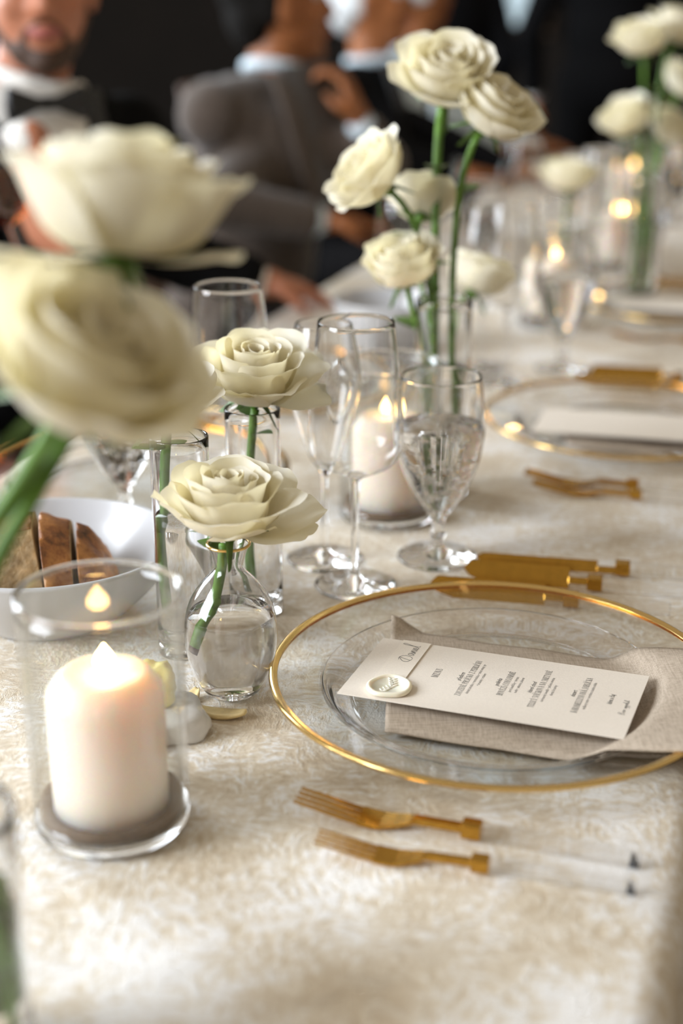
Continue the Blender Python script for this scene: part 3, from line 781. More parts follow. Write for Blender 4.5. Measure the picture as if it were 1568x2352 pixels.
def fork_head_mesh():
    bm = bmesh.new()
    for k in range(4):
        yc = (k - 1.5) * 0.0061
        strip_mesh([(x, yc * (0.96 + 0.0), 0.0007 + 0.0008 * min(1, x / 0.03), fz(x)) for x in [0.0 + 0.0465 * i / 10 for i in range(11)]], 0.0016, bm)
    st = []
    for i in range(16):
        x = 0.0455 + (0.122 - 0.0455) * i / 15
        if x < 0.058: hw = 0.0112
        elif x < 0.086:
            t = (x - 0.058) / 0.028; hw = 0.0112 * (1 - t) ** 1.0 * 0.72 + 0.0112 * 0.28 * (1 - t) ** 0.3 + 0.0032 * t
        else: hw = 0.0032
        st.append((x, 0, max(hw, 0.0032), fz(x)))
    strip_mesh(st, 0.0018, bm)
    # round the neck into a square bar
    strip_mesh([(0.084, 0, 0.0031, 0.0046), (0.092, 0, 0.0031, 0.0046), (0.118, 0, 0.0031, 0.0044)], 0.0048, bm)
    return mesh_from(bm, False)
FORKH = fork_head_mesh()
FERR = box_mesh((0.1235, 0, 0.0070), (0.0135, 0.0112, 0.0112), 0.0010)
def handle_mesh(x0, x1):
    bm = bmesh.new()
    vs = []
    for x, hw, z0, z1 in ((x0, 0.0052, 0.0014, 0.0118), (x1 - 0.012, 0.0050, 0.0004, 0.0100), (x1, 0.0046, 0.0004, 0.0092)):
        vs.append([bm.verts.new((x, -hw, z0)), bm.verts.new((x, hw, z0)), bm.verts.new((x, hw, z1)), bm.verts.new((x, -hw, z1))])
    for a, b in zip(vs, vs[1:]):
        for k in range(4): bm.faces.new((a[k], a[(k + 1) % 4], b[(k + 1) % 4], b[k]))
    bm.faces.new(vs[0]); bm.faces.new(list(reversed(vs[-1])))
    bmesh.ops.recalc_face_normals(bm, faces=bm.faces)
    bmesh.ops.bevel(bm, geom=list(bm.edges), offset=0.0007, segments=1, affect='EDGES')
    return mesh_from(bm, False)
FORKG = handle_mesh(0.1300, 0.2350)
def wedge_mesh(x):
    bm = bmesh.new()
    a = [bm.verts.new(p) for p in ((x - 0.0055, -0.0042, 0.0012), (x + 0.0008, -0.0042, 0.0012), (x - 0.0040, -0.0042, 0.0096), (x - 0.0055, 0.0030, 0.0012), (x + 0.0008, 0.0030, 0.0012), (x - 0.0040, 0.0030, 0.0088))]
    bm.faces.new((a[0], a[1], a[2])); bm.faces.new((a[5], a[4], a[3]))
    for i, j in ((0, 1), (1, 2), (2, 0)): bm.faces.new((a[j], a[i], a[i + 3], a[j + 3]))
    return mesh_from(bm, False)
WEDGE = wedge_mesh(0.2338)  # solid dark wedge standing in for the refraction at the handle's end
def fork(u, v, rot, label, s=1.0):
    o = empty('fork', T(u, v, 0.0008), (0, 0, ROT_T + rot)); o.scale = (s, s, s)
    tag(o, label, 'fork', 'gold forks with clear handles')
    link('fork_head', FORKH, M['gold'], o); link('ferrule', FERR, M['gold'], o)
    h = link('handle', FORKG, M['acrylic'], o); h['label'] = 'clear acrylic handle'
    link('handle_refraction', WEDGE, M['refraction_dark'], o)
    return o
fork(0.7105, -0.259, R(0.5), 'gold dinner fork with clear handle closest to the nearest charger', 0.88)
fork(0.673, -0.234, R(4.0), 'gold salad fork with clear handle farthest from the nearest charger', 0.78)
fork(1.366, -0.247, R(1.0), 'blurred gold fork with clear handle closest to the second charger', 0.88)
fork(1.336, -0.233, R(2.5), 'blurred gold fork on the near side of the second charger', 0.82)
fork(2.020, -0.250, R(1.0), 'far gold fork beside the third charger', 0.88)
def knife_blade_mesh(L, hw, z=0.0):
    bm = bmesh.new()
    # blade lies tilted so that its broad face looks up and towards the setting
    st = []
    n = 18
    for i in range(n + 1):
        x = L * i / n
        t = i / n
        lo = -hw * min(1, (t / 0.22)) ** 0.5; hi = hw * (0.35 + 0.65 * min(1, t / 0.06) ** 0.6)
        st.append((x, (lo + hi) / 2, max((hi - lo) / 2, 0.0004), 0.0010))
    strip_mesh(st, 0.0016, bm)
    box_bm(bm, (L + 0.0085, -0.002, 0.0012), (0.019, 0.0060, 0.0052), 0.0006)
    m = mesh_from(bm, False)
    return m
def knife(u, v, rot, label, L=0.094, hw=0.0098, name='dinner_knife', roll=0.0):
    o = empty(name, T(u, v, 0.0010), (0, 0, ROT_T + rot))
    tag(o, label, 'knife', 'gold knives with clear handles')
    bl = link('blade', knife_blade_mesh(L, hw), M['gold'], o)
    bl.rotation_euler = (roll, 0, 0); bl.location = (0, 0.0015, hw * math.sin(roll) + 0.0004)
    link('ferrule', box_mesh((L + 0.021, 0, 0.0070), (0.0125, 0.0112, 0.0112), 0.0010), M['gold'], o)
    h = link('handle', handle_mesh(L + 0.0275, L + 0.100), M['acrylic'], o); h['label'] = 'clear acrylic handle'
    return o
knife(1.050, -0.264, R(6.5), 'gold knife seen through the rim of the nearest charger', 0.094, 0.0088, roll=R(66))
knife(1.091, -0.245, R(6.0), 'broad gold butter knife lying just beyond the nearest charger', 0.088, 0.0092, roll=R(67))
knife(1.128, -0.243, R(6.5), 'gold knife mostly hidden behind the broad butter knife', 0.104, 0.0055, roll=R(68))
knife(1.745, -0.258, R(6.0), 'blurred gold knife beyond the second charger', 0.100, 0.0088, roll=R(67))
knife(1.790, -0.245, R(6.0), 'blurred gold butter knife farther beyond the second charger', 0.090, 0.0088, roll=R(67))
knife(2.405, -0.255, R(6.0), 'far gold knife beyond the third charger', 0.100, 0.0088, roll=R(67))
knife(1.430, -0.600, R(180), 'blurred gold knife across the table between the two chargers', 0.100, 0.0088, roll=R(67))

# ------------------------------------------------------------------ roses
def petal_mesh(ctrl, wm, rc, seed=0, ruffle=0.0012, tip=0.10, nu=12, nv=12, base_w=0.30, cup=0.0):
    """ctrl: four (r, z) bezier points up the petal's middle; wm half width; rc curl radius across"""
    rnd = random.Random(seed)
    ph = [rnd.uniform(0, 6.28) for _ in range(4)]
    bm = bmesh.new(); grid = []
    def mid(t):
        s = 1 - t
        return [ctrl[0][a] * s ** 3 + 3 * ctrl[1][a] * s * s * t + 3 * ctrl[2][a] * s * t * t + ctrl[3][a] * t ** 3 for a in range(2)]
    for j in range(nv + 1):
        row = []
        for i in range(nu + 1):
            a = -1 + 2 * i / nu
            t = j / nv
            te = t * (1 - (0.05 if rc < 0.022 else 0.12) * abs(a) ** 3.0 * t)
            te = min(1.0, te)
            r, z = mid(te)
            sh = base_w + (1 - base_w) * math.sin(min(1, t / 0.62) * PI / 2)
            if t > 0.62: sh *= math.sqrt(max(0.0, 1 - ((t - 0.62) / 0.38) ** 2 * (0.08 if rc < 0.022 else 0.26)))
            lat = a * wm * sh
            c = rc * (0.45 + 0.55 * min(1, t / 0.5))
            ang = lat / c
            ang = max(-2.1, min(2.1, ang))
            x = c * math.sin(ang); inn = c * (1 - math.cos(ang))
            rr = r - inn
            w = t * t
            rr += ruffle * w * (math.sin(a * 3.1 + ph[0]) + 0.6 * math.sin(a * 6.3 + ph[1])) + (0.0016 * a * min(1, 2 * t) if rc < 0.022 else 0)
            z += ruffle * w * (0.8 * math.sin(a * 4.2 + ph[2]) + 0.5 * math.sin(a * 9.0 + ph[3])) + cup * a * a * t
            if t > 0.82:
                q = (t - 0.82) / 0.18; rr += 0.0022 * q * q; z -= 0.0012 * q * q
            row.append(bm.verts.new((x, rr, z)))
        grid.append(row)
    for j in range(nv):
        for i in range(nu): bm.faces.new((grid[j][i], grid[j][i + 1], grid[j + 1][i + 1], grid[j + 1][i]))
    me = bpy.data.meshes.new('petal'); bm.to_mesh(me); bm.free()
    for p in me.polygons: p.use_smooth = True
    return me
def layer_specs(openness, seed, reflex=1.0):
    """list of (angle, ctrl, half width, curl radius, ruffle)"""
    rnd = random.Random(seed); L = []
    o = openness
    def add(n, phase, ctrl, wm, rc, ruf):
        for k in range(n):
            j = rnd.uniform(-0.20, 0.20); sc = rnd.uniform(0.91, 1.09); zs = rnd.uniform(0.93, 1.06)
            L.append((phase + 2 * PI * k / n + j, [(c[0] * sc, c[1] * zs * rnd.uniform(0.97, 1.03)) for c in ctrl], wm * rnd.uniform(0.93, 1.07), rc, ruf))
    add(3, 0.3, [(0.002, 0.004), (0.006, 0.018), (0.0075, 0.032), (0.0035, 0.0415)], 0.0150, 0.0068, 0.0006)
    add(3, 1.1, [(0.003, 0.003), (0.0105, 0.015), (0.0130, 0.031), (0.0085, 0.0420)], 0.0205, 0.0105, 0.0009)
    add(4, 0.2, [(0.004, 0.002), (0.0165, 0.010), (0.0185, 0.029), (0.0150 + 0.002 * o, 0.0425)], 0.0235, 0.0155, 0.0011)
    add(4, 0.9, [(0.004, 0.001), (0.0225, 0.006), (0.0250, 0.026), (0.0225 + 0.006 * o, 0.0425)], 0.0285, 0.0215, 0.0009)
    add(5, 0.5, [(0.004, 0.0), (0.0280, 0.002), (0.0300, 0.024), (0.0320 + 0.008 * o * reflex, 0.0400)], 0.0310, 0.0285, 0.0012)
    add(5, 1.3, [(0.004, -0.001), (0.0320, -0.003), (0.0345, 0.020), (0.0430 + 0.009 * o * reflex, 0.0330 - 0.006 * o)], 0.0320, 0.0360, 0.0015)
    return L
def rose(name, loc, axis, spin, specs, s=1.0, label='', group=None, cat='rose', extra=(), stem_path=None, stem_r=0.0028, cut=False, leaves=()):
    o = empty(name, loc)
    tag(o, label, cat, group)
    rotq = axis_rot(axis, spin)
    mrot = rotq.to_matrix().to_4x4()
    k = 0
    for ang, ctrl, wm, rc, ruf in list(specs) + list(extra):
        me = petal_mesh(ctrl, wm, rc, seed=hash((name, k, round(loc[0] * 1000))) % 9973 if False else k * 7 + int(abs(loc[0] * 1000)) , ruffle=ruf)
        p = link('petal', me, M['petal'], o)
        p.matrix_local = mrot @ Matrix.Rotation(ang, 4, 'Z') @ Matrix.Scale(s, 4)
        k += 1
    # green calyx: hip and five sepals
    hip = lathe_mesh([(0, -0.012)] + smooth_profile([(0.0035, -0.0115), (0.0062, -0.008), (0.0075, -0.003), (0.0070, 0.0015)], 4) + [(0, 0.002)], 20, closed=False)
    h = link('calyx', hip, M['stem'], o); h.matrix_local = mrot @ Matrix.Scale(s, 4)
    for q in range(5):
        me = petal_mesh([(0.005, -0.003), (0.013, -0.004), (0.022, -0.002 if q % 2 else -0.012), (0.026, 0.002 if q % 2 else -0.020)], 0.0048, 0.02, seed=q, ruffle=0.0006, nu=4, nv=8, base_w=0.8)
        for vv in me.vertices:
            t = min(1, math.hypot(vv.co.x, vv.co.y) / 0.027); vv.co.x *= (1 - t * 0.75)
        sp = link('sepal', me, M['leaf'], o); sp.matrix_local = mrot @ Matrix.Rotation(2 * PI * q / 5 + 0.2, 4, 'Z') @ Matrix.Scale(s, 4)
    if stem_path:
        pts = [Vector(p) - Vector(loc) for p in stem_path]
        if len(pts) == 4: path = bez(pts, 18)
        else: path = pts
        st = link('stem', tube_mesh(path, [stem_r * s * (1.15 - 0.15 * i / len(path)) for i in range(len(path))], 12), M['stem'], o)
        if cut:
            link('stem_cut_end', tube_mesh([path[-1] + (path[-2] - path[-1]) * 0.9, path[-1] + (path[-1] - path[-2]).normalized() * 0.0006], stem_r * s * 1.06, 12), M['stem_cut'], o)
        # a node with a small thorn
        i = len(path) // 2
        d = (path[i + 1] - path[i]).normalized()
        link('stem_node', tube_mesh([path[i] - d * 0.004, path[i], path[i] + d * 0.004], [stem_r * s * 1.08, stem_r * s * 1.45, stem_r * s * 1.08], 12), M['stem'], o)
        for (t, ang, ln) in leaves:
            i = max(1, min(len(path) - 2, int(t * (len(path) - 1))))
            leaf_mesh_obj(path[i], ang, ln, o)
    return o
def leaf_mesh_obj(base, ang, ln, parent, tilt=0.5, wid=0.45):
    bm = bmesh.new(); rows = []
    n = 10
    for i in range(n + 1):
        t = i / n; w = ln * wid * math.sin(PI * min(1, t * 0.97 + 0.02)) ** 0.8 * (1 - 0.25 * t)
        z = tilt * ln * t - 0.25 * ln * t * t
        row = []
        for k in range(5):
            a = -1 + k * 0.5
            row.append(bm.verts.new((a * w * (1 + 0.06 * math.sin(i * 2.7 + k)), ln * t, z + 0.15 * w * abs(a))))
        rows.append(row)
    for a, b in zip(rows, rows[1:]):
        for k in range(4): bm.faces.new((a[k], a[k + 1], b[k + 1], b[k]))
    me = bpy.data.meshes.new('leaf'); bm.to_mesh(me); bm.free()
    for p in me.polygons: p.use_smooth = True
    l = link('leaf', me, M['leaf'], parent, loc=base, rot=(0, 0, ang))
    return l
def V3(x, y, z): return Vector((x, y, TZ + z))

# bud vase with its single rose (in sharp focus)
BUDP = T(0.841, -0.355, 0.0006)
BUD_OUT = [(0.0125, 0.0), (0.0165, 0.0008), (0.0215, 0.0055), (0.0275, 0.0170), (0.0318, 0.0330), (0.0328, 0.0460), (0.0318, 0.0590), (0.0275, 0.0730), (0.0195, 0.0850), (0.0125, 0.0925), (0.0102, 0.0965), (0.0104, 0.1005), (0.0124, 0.1080), (0.0146, 0.1135)]
bv = empty('bud_vase', BUDP); tag(bv, 'small round clear bud vase with thin gold lip beside the nearest charger', 'vase')
link('vase_body', vessel(BUD_OUT, 0.0013, 0.0050, n=6, seg=80), M['thin_glass'], bv)
gl = lathe_mesh([(0.0146 + 0.0011 * math.cos(2 * PI * k / 10), 0.1139 + 0.0011 * math.sin(2 * PI * k / 10)) for k in range(10)], 48, closed=True)
lip = link('gold_lip', gl, M['gold_rim'], bv); lip['label'] = 'thin gold lip'
bw = link('vase_water', liquid(BUD_OUT, 0.0013, 0.0050, 0.0625), M['water'], loc=BUDP); tag(bw, 'clear water in the small round bud vase', 'water')
sp = layer_specs(0.75, 11)
# the two wide outer petals that hang to the right and to the left, and the front one
def ext(phi, r, z, wm, rc, ruf=0.0016, mid=None):
    return (phi, [(0.004, -0.001), (r * 0.45, -0.006), (r * 0.78, z * 0.45 - 0.002 if mid is None else mid), (r, z)], wm, rc, ruf)
rose('rose', BUDP + Vector((0.001, 0.0, 0.1265)), (0.02, -0.10, 1), 0.3, sp, 0.98, 'open white rose resting in the gold lipped bud vase', None,
     extra=[ext(R(-100), 0.066, 0.010, 0.027, 0.05), ext(R(-122), 0.058, 0.002, 0.022, 0.05), ext(R(88), 0.052, 0.034, 0.014, 0.02, 0.0025), ext(R(178), 0.042, 0.016, 0.026, 0.034)],
     stem_path=[BUDP + Vector((-0.003, 0, 0.113)), BUDP + Vector((-0.006, 0, 0.085)), BUDP + Vector((-0.013, -0.002, 0.06)), BUDP + Vector((-0.0215, -0.005, 0.036))], stem_r=0.0034, cut=True,
     leaves=[(0.02, 1.2, 0.02)])

# cylinder vases
CV_OUT = [(0.0185, 0.0), (0.0208, 0.001), (0.0215, 0.004), (0.0215, 0.06), (0.0215, 0.12), (0.0216, 0.1685)]
CVASE = vessel(CV_OUT, 0.0019, 0.011, n=4, seg=72)
CV_W = liquid(CV_OUT, 0.0019, 0.011, 0.110)
def cyl_vase(p, label, wlabel, sx=1.0, sz=1.0):
    o = link('cylinder_vase', CVASE, M['glass'], loc=p); o.scale = (sx, sx, sz); tag(o, label, 'vase', 'clear cylinder vases')
    w = link('vase_water', CV_W, M['water'], loc=p); w.scale = (sx, sx, sz); tag(w, wlabel, 'water', 'water in the cylinder vases')
    return o
B2 = T(0.981, -0.391, 0.0006)
cyl_vase(B2, 'clear cylinder vase with the middle rose behind the bud vase', 'water in the cylinder vase behind the bud vase')
rose('rose', B2 + Vector((0.002, 0.008, 0.178)), (0.05, -0.28, 1), 1.0, layer_specs(0.85, 21), 1.0, 'open white rose just above the bud vase rose, in a cylinder vase', 'roses in cylinder vases',
     extra=[ext(R(-108), 0.066, 0.012, 0.026, 0.06), ext(R(-140), 0.058, -0.004, 0.026, 0.06), ext(R(100), 0.046, 0.03, 0.02, 0.03, 0.0025)],
     stem_path=[B2 + Vector((0.002, 0.006, 0.166)), B2 + Vector((-0.004, 0.004, 0.13)), B2 + Vector((-0.006, 0, 0.08)), B2 + Vector((-0.002, -0.003, 0.02))], stem_r=0.0030, leaves=[(0.05, 0.6, 0.022), (0.2, -2.2, 0.02)])
B1 = T(0.897, -0.415, 0.0006)
cyl_vase(B1, 'clear cylinder vase left of the bud vase, behind the near candle', 'water in the cylinder vase behind the near candle', 1.0, 1.0)
rose('rose', B1 + Vector((-0.010, 0.004, 0.182)), (-0.05, -0.2, 1), 2.0, layer_specs(0.6, 31), 0.92, 'white rose hidden behind the big blurred roses, green stem showing in cylinder vase', 'roses in cylinder vases',
     stem_path=[B1 + Vector((-0.009, 0.004, 0.170)), B1 + Vector((-0.014, 0.002, 0.13)), B1 + Vector((-0.014, 0, 0.08)), B1 + Vector((-0.010, -0.002, 0.035))], stem_r=0.0036, leaves=[(0.12, 2.0, 0.024), (0.15, -0.8, 0.02)])

# tall cluster vase behind the goblet
VC = T(1.305, -0.321, 0.0006)
cyl_vase(VC, 'clear cylinder vase holding the tall rose cluster behind the goblet', 'water in the vase of the tall rose cluster', 1.25, 1.15)
def crose(p, axis, spin, openness, seed, s, label, foot, sr=0.0028, extra=(), group='roses of the tall cluster', reflex=1.0, bend=(0, 0, 0)):
    a = Vector(axis).normalized()
    b = Vector(p) - a * 0.012 * s
    rose('rose', Vector(p), axis, spin, layer_specs(openness, seed, reflex), s, label, group, extra=extra,
         stem_path=[b, b - a * 0.07 + Vector(bend), Vector(foot) + Vector((0, 0, 0.10)), Vector(foot)], stem_r=sr, leaves=[(0.25, seed * 1.3, 0.03)] if seed % 2 else [])
crose(V3(0.098, 1.415, 0.378), (0.10, -0.55, 1), 0.4, 0.9, 41, 1.12, 'large open white rose at the top of the tall cluster', VC + Vector((-0.006, 0.004, 0.016)), 0.0034)
crose(V3(0.136, 1.395, 0.350), (0.45, -0.35, 0.8), 1.4, 0.5, 43, 1.0, 'half open white rose tucked under the topmost rose on its right', VC + Vector((0.012, -0.004, 0.016)), 0.0030)
crose(V3(0.040, 1.362, 0.298), (-0.85, -0.25, 0.75), 2.4, 0.7, 45, 0.98, 'ruffled white rose leaning left in the tall cluster', VC + Vector((-0.010, -0.006, 0.016)), 0.0028)
crose(V3(0.078, 1.425, 0.262), (0.15, 0.8, 0.9), 0.9, 0.4, 47, 0.80, 'white rose facing away in the middle of the tall cluster', VC + Vector((0.004, 0.010, 0.016)), 0.0024)
crose(V3(0.062, 1.350, 0.212), (-0.20, -0.25, 1), 0.2, 0.15, 49, 0.92, 'cupped white rose lowest on the left of the tall cluster', VC + Vector((-0.004, 0.010, 0.016)), 0.0026)
crose(V3(0.142, 1.530, 0.165), (0.35, 0.3, 1), 0.2, 0.3, 50, 0.92, 'greenish white rose lowest on the right, behind the tall cluster stems', VC + Vector((0.010, 0.008, 0.016)), 0.0024)

# single peach-lit rose and the right-hand cluster, farther down the table
VD = T(2.246, -0.365, 0.0006)
cyl_vase(VD, 'blurred cylinder vase with a single rose beyond the second setting', 'water in the blurred vase of the single rose')
crose(V3(0.352, 2.246, 0.180), (0.0, -0.1, 1), 0.2, 0.9, 51, 1.0, 'blurred single rose glowing peach in candle light', VD + Vector((0, 0, 0.016)), 0.0028, group='blurred roses down the table')
VE = T(2.29, -0.245, 0.0006)
cyl_vase(VE, 'blurred vase holding the rose cluster at upper right', 'water in the vase of the upper right rose cluster', 1.25, 1.15)
for (p, ax, sd, lab) in [((0.447, 2.215, 0.385), (-0.2, -0.3, 1), 61, 'topmost blurred rose at the upper right corner'),
                         ((0.440, 2.228, 0.272), (-0.5, -0.3, 0.9), 62, 'blurred rose left of the stems in the upper right cluster'),
                         ((0.506, 2.270, 0.250), (0.3, -0.3, 0.9), 63, 'lowest blurred rose in the upper right cluster'),
                         ((0.525, 2.296, 0.318), (0.5, -0.2, 0.9), 64, 'blurred rose touching the right picture edge'),
                         ((0.500, 2.260, 0.400), (0.3, -0.2, 1), 65, 'blurred rose in the very corner at upper right')]:
    crose(V3(*p), ax, sd * 0.7, 0.6, sd, 1.0, lab, VE + Vector((0.01 * math.sin(sd), 0.01 * math.cos(sd), 0.016)), 0.0026, group='blurred roses down the table')
VF = T(3.3, -0.40, 0.0006)
cyl_vase(VF, 'farthest cylinder vase with a rose on the left side of the table', 'water in the farthest cylinder vase')
crose(VF + Vector((0, 0, 0.2)), (0, 0, 1), 0.2, 0.7, 71, 1.0, 'farthest white rose beyond the tall cluster', VF + Vector((0, 0, 0.016)), 0.0026, group='blurred roses down the table')

# big blurred roses close to the lens, growing out of the vase at the lower left
VA = T(0.455, -0.331, 0.0006)
VA_OUT = [(0.026, 0.0), (0.030, 0.001), (0.0315, 0.004), (0.0315, 0.07), (0.0315, 0.135)]
va = link('cylinder_vase', vessel(VA_OUT, 0.0025, 0.012, n=6, seg=80), M['glass'], loc=VA); tag(va, 'wide clear vase with green leaves in the lower left corner', 'vase', 'clear cylinder vases')
vw = link('vase_water', liquid(VA_OUT, 0.0025, 0.012, 0.085), M['water'], loc=VA); tag(vw, 'water in the lower left corner vase', 'water', 'water in the cylinder vases')
def bigrose(p, axis, spin, openness, seed, s, label, foot, extra=(), leaves=(), bend=0.10):
    a = Vector(axis).normalized(); b = Vector(p) - a * 0.011 * s
    rose('rose', Vector(p), axis, spin, layer_specs(openness, seed), s, label, 'big blurred roses close to the camera', extra=extra,
         stem_path=[b, b - a * bend, Vector(foot) + Vector((-0.055, 0.03, 0.17)), Vector(foot)], stem_r=0.0034, leaves=leaves)
bigrose(V3(-0.100, 0.640, 0.362), (0.10, 0.20, 1), 0.6, 0.0, 81, 1.16, 'upper big blurred white rose at left, seen from its side', VA + Vector((-0.008, 0.004, 0.02)),
        extra=[ext(R(-75), 0.056, -0.004, 0.020, 0.05), ext(R(-110), 0.060, -0.012, 0.018, 0.05), ext(R(85), 0.046, 0.004, 0.016, 0.03)], bend=0.10)
bigrose(V3(-0.118, 0.596, 0.306), (0.50, -0.30, 0.85), 1.3, 0.45, 83, 1.12, 'lower big blurred white rose at left, nearest the camera', VA + Vector((0.000, -0.004, 0.02)),
        extra=[ext(R(150), 0.05, 0.02, 0.022, 0.04)])

sg = empty('leafy_sprig', VA + Vector((0.012, 0.0, 0.0))); tag(sg, 'leafy green sprig standing in the lower left corner vase', 'sprig')
link('stem', tube_mesh(bez([(0.006, -0.004, 0.016), (0.010, -0.004, 0.05), (0.006, 0.0, 0.08), (0.0, 0.004, 0.118)], 12), 0.0022, 10), M['stem'], sg)
link('stem', tube_mesh(bez([(-0.012, 0.0, 0.016), (-0.006, -0.002, 0.05), (-0.006, 0.0, 0.08), (-0.01, 0.004, 0.10)], 12), 0.0020, 10), M['stem'], sg)
for lx, ly, lz, an, ln in ((-0.002, -0.006, 0.086, 0.5, 0.026), (-0.002, -0.006, 0.052, 0.15, 0.028), (-0.010, -0.008, 0.100, 0.2, 0.026), (-0.004, 0.004, 0.030, 0.6, 0.026), (0.000, 0.002, 0.070, 0.0, 0.022)):
    lf = leaf_mesh_obj((lx + 0.004, ly, lz), an, ln, sg, 0.3, 0.62); lf.rotation_euler = (R(62), 0, an)

# ------------------------------------------------------------------ bread bowl, bread, butter
BOWL_OUT = [(0.046, 0.0), (0.050, 0.0008), (0.060, 0.010), (0.076, 0.028), (0.088, 0.046), (0.0945, 0.062)]
BOWL = vessel(BOWL_OUT, 0.0042, 0.008, n=6, seg=96)
BP = Vector((-0.235, 1.045, TZ + 0.0006))
b = link('bread_bowl', BOWL, M['porcelain'], loc=BP); b.scale = (1.14, 1.06, 1.0); tag(b, 'white glazed bowl of bread behind the near candle', 'bowl', 'white glazed bowls')
WB = T(1.865, -0.54, 0.0006)
b = link('bread_bowl', BOWL, M['porcelain'], loc=WB); b.scale = (0.8, 0.8, 1.1); tag(b, 'blurred white bowl behind the tall vase stems', 'bowl', 'white glazed bowls')
def bread_piece(cut_planes, label, dz=0.0, rot=0.0, off=(0, 0)):
    """a loaf dome cut by planes; cut faces show crumb"""
    bm = bmesh.new()
    bmesh.ops.create_icosphere(bm, subdivisions=5, radius=1.0)
    for vv in bm.verts:
        d = vv.co.normalized()
        k = 1 + 0.05 * noise.noise(d * 3.0) + 0.02 * noise.noise(d * 9.0)
        vv.co = Vector((vv.co.x * 0.068 * k, vv.co.y * 0.060 * k, max(vv.co.z, -0.45) * 0.055 * k))
    for co, no in cut_planes:
        r = bmesh.ops.bisect_plane(bm, geom=list(bm.verts) + list(bm.edges) + list(bm.faces), plane_co=co, plane_no=no, clear_outer=True)
        es = [e for e in r['geom_cut'] if isinstance(e, bmesh.types.BMEdge)]
        f = bmesh.ops.contextual_create(bm, geom=es)
        for ff in f['faces']: ff.material_index = 1; ff.smooth = False
    # round the crust edge: triangulate the crumb face
    cf = [ff for ff in bm.faces if ff.material_index == 1]
    bmesh.ops.triangulate(bm, faces=cf)
    bmesh.ops.recalc_face_normals(bm, faces=bm.faces)
    for ff in bm.faces: ff.smooth = ff.material_index == 0
    me = bpy.data.meshes.new('bread'); bm.to_mesh(me); bm.free()
    o = link('bread_slice', me, [M['crust'], M['crumb']], loc=BP + Vector((off[0], off[1], 0.0300 + dz)), rot=(0, 0, rot))
    return tag(o, label, 'bread', 'bread slices in the near bowl')
bread_piece([((0.0, -0.022, 0), (0.18, -0.98, 0.0)), ((0.012, 0, 0), (0.95, 0.15, 0.1))], 'bread slice at left in the bowl with its crumb facing the camera', 0.0, 0.0, (-0.013, -0.006))
bread_piece([((0.016, 0, 0), (-0.95, -0.15, -0.1)), ((0.036, 0, 0), (0.96, 0.15, 0.05))], 'middle bread slice in the bowl behind the candle glass', 0.0, 0.0, (-0.011, -0.006))
bread_piece([((0.039, 0, 0), (-0.96, -0.15, -0.05))], 'rounded crusty bread end at right in the bowl', -0.001, 0.0, (-0.009, -0.007))

def lump_mesh(sx, sy, sz, seed, amp=0.12, flat=-0.6):
    bm = bmesh.new(); bmesh.ops.create_icosphere(bm, subdivisions=4, radius=1.0)
    for vv in bm.verts:
        d = vv.co.normalized(); k = 1 + amp * noise.noise(d * 1.8 + Vector((seed, 0, 0))) + 0.4 * amp * noise.noise(d * 5 + Vector((0, seed, 0)))
        q = 4.0
        m = (abs(d.x) ** q + abs(d.y) ** q + abs(d.z) ** q) ** (-1 / q)
        vv.co = Vector((d.x * sx * k * m, d.y * sy * k * m, max(d.z * m, flat) * sz * k))
    mn = min(vv.co.z for vv in bm.verts)
    for vv in bm.verts: vv.co.z -= mn
    return mesh_from(bm)
o = link('butter_stone', lump_mesh(0.030, 0.026, 0.011, 2), M['marble'], loc=V3(-0.122, 0.853, 0.0006), rot=(0, 0, 0.4)); tag(o, 'rough grey marble piece carrying butter behind the near candle', 'stone')
o = link('butter', lump_mesh(0.0125, 0.012, 0.016, 5, 0.2), M['butter'], loc=V3(-0.126, 0.862, 0.0185), rot=(0, 0, 0.2)); tag(o, 'lump of yellow butter on the grey marble piece', 'butter')
def flake(loc, L, W, rot, label):
    bm = bmesh.new(); top = []; bot = []
    n = 14
    for i in range(n + 1):
        t = i / n; w = W * math.sin(PI * (0.06 + 0.9 * t)) ** 0.6 * (0.75 + 0.25 * t)
        z = 0.004 * (t - 0.5) ** 2 * 4
        top.append([bm.verts.new((L * (t - 0.5), a * w, z + 0.0026 + 0.001 * abs(a))) for a in (-1, -0.5, 0, 0.5, 1)])
        bot.append([bm.verts.new((L * (t - 0.5), a * w, z + 0.0006)) for a in (-1, -0.5, 0, 0.5, 1)])
    for g, fl in ((top, False), (bot, True)):
        for a, b_ in zip(g, g[1:]):
            for k in range(4): bm.faces.new((a[k], a[k + 1], b_[k + 1], b_[k]) if not fl else (a[k], b_[k], b_[k + 1], a[k + 1]))
    for k in (0, 4):
        for a, b_, c, d in zip(top, top[1:], bot, bot[1:]): bm.faces.new((a[k], b_[k], d[k], c[k]))
    for e in (0, n):
        for k in range(4): bm.faces.new((top[e][k], top[e][k + 1], bot[e][k + 1], bot[e][k]))
    o = link('fallen_petal', mesh_from(bm), M['dry_petal'], loc=loc, rot=(0, 0, rot))
    return tag(o, label, 'petal')
flake(V3(-0.086, 0.874, 0.0002), 0.042, 0.0065, R(-14), 'dried yellowish petal lying on the cloth below the bud vase')
flake(V3(-0.108, 0.893, 0.0002), 0.024, 0.0060, R(60), 'small curled yellow petal beside the butter, seen through the candle glass')

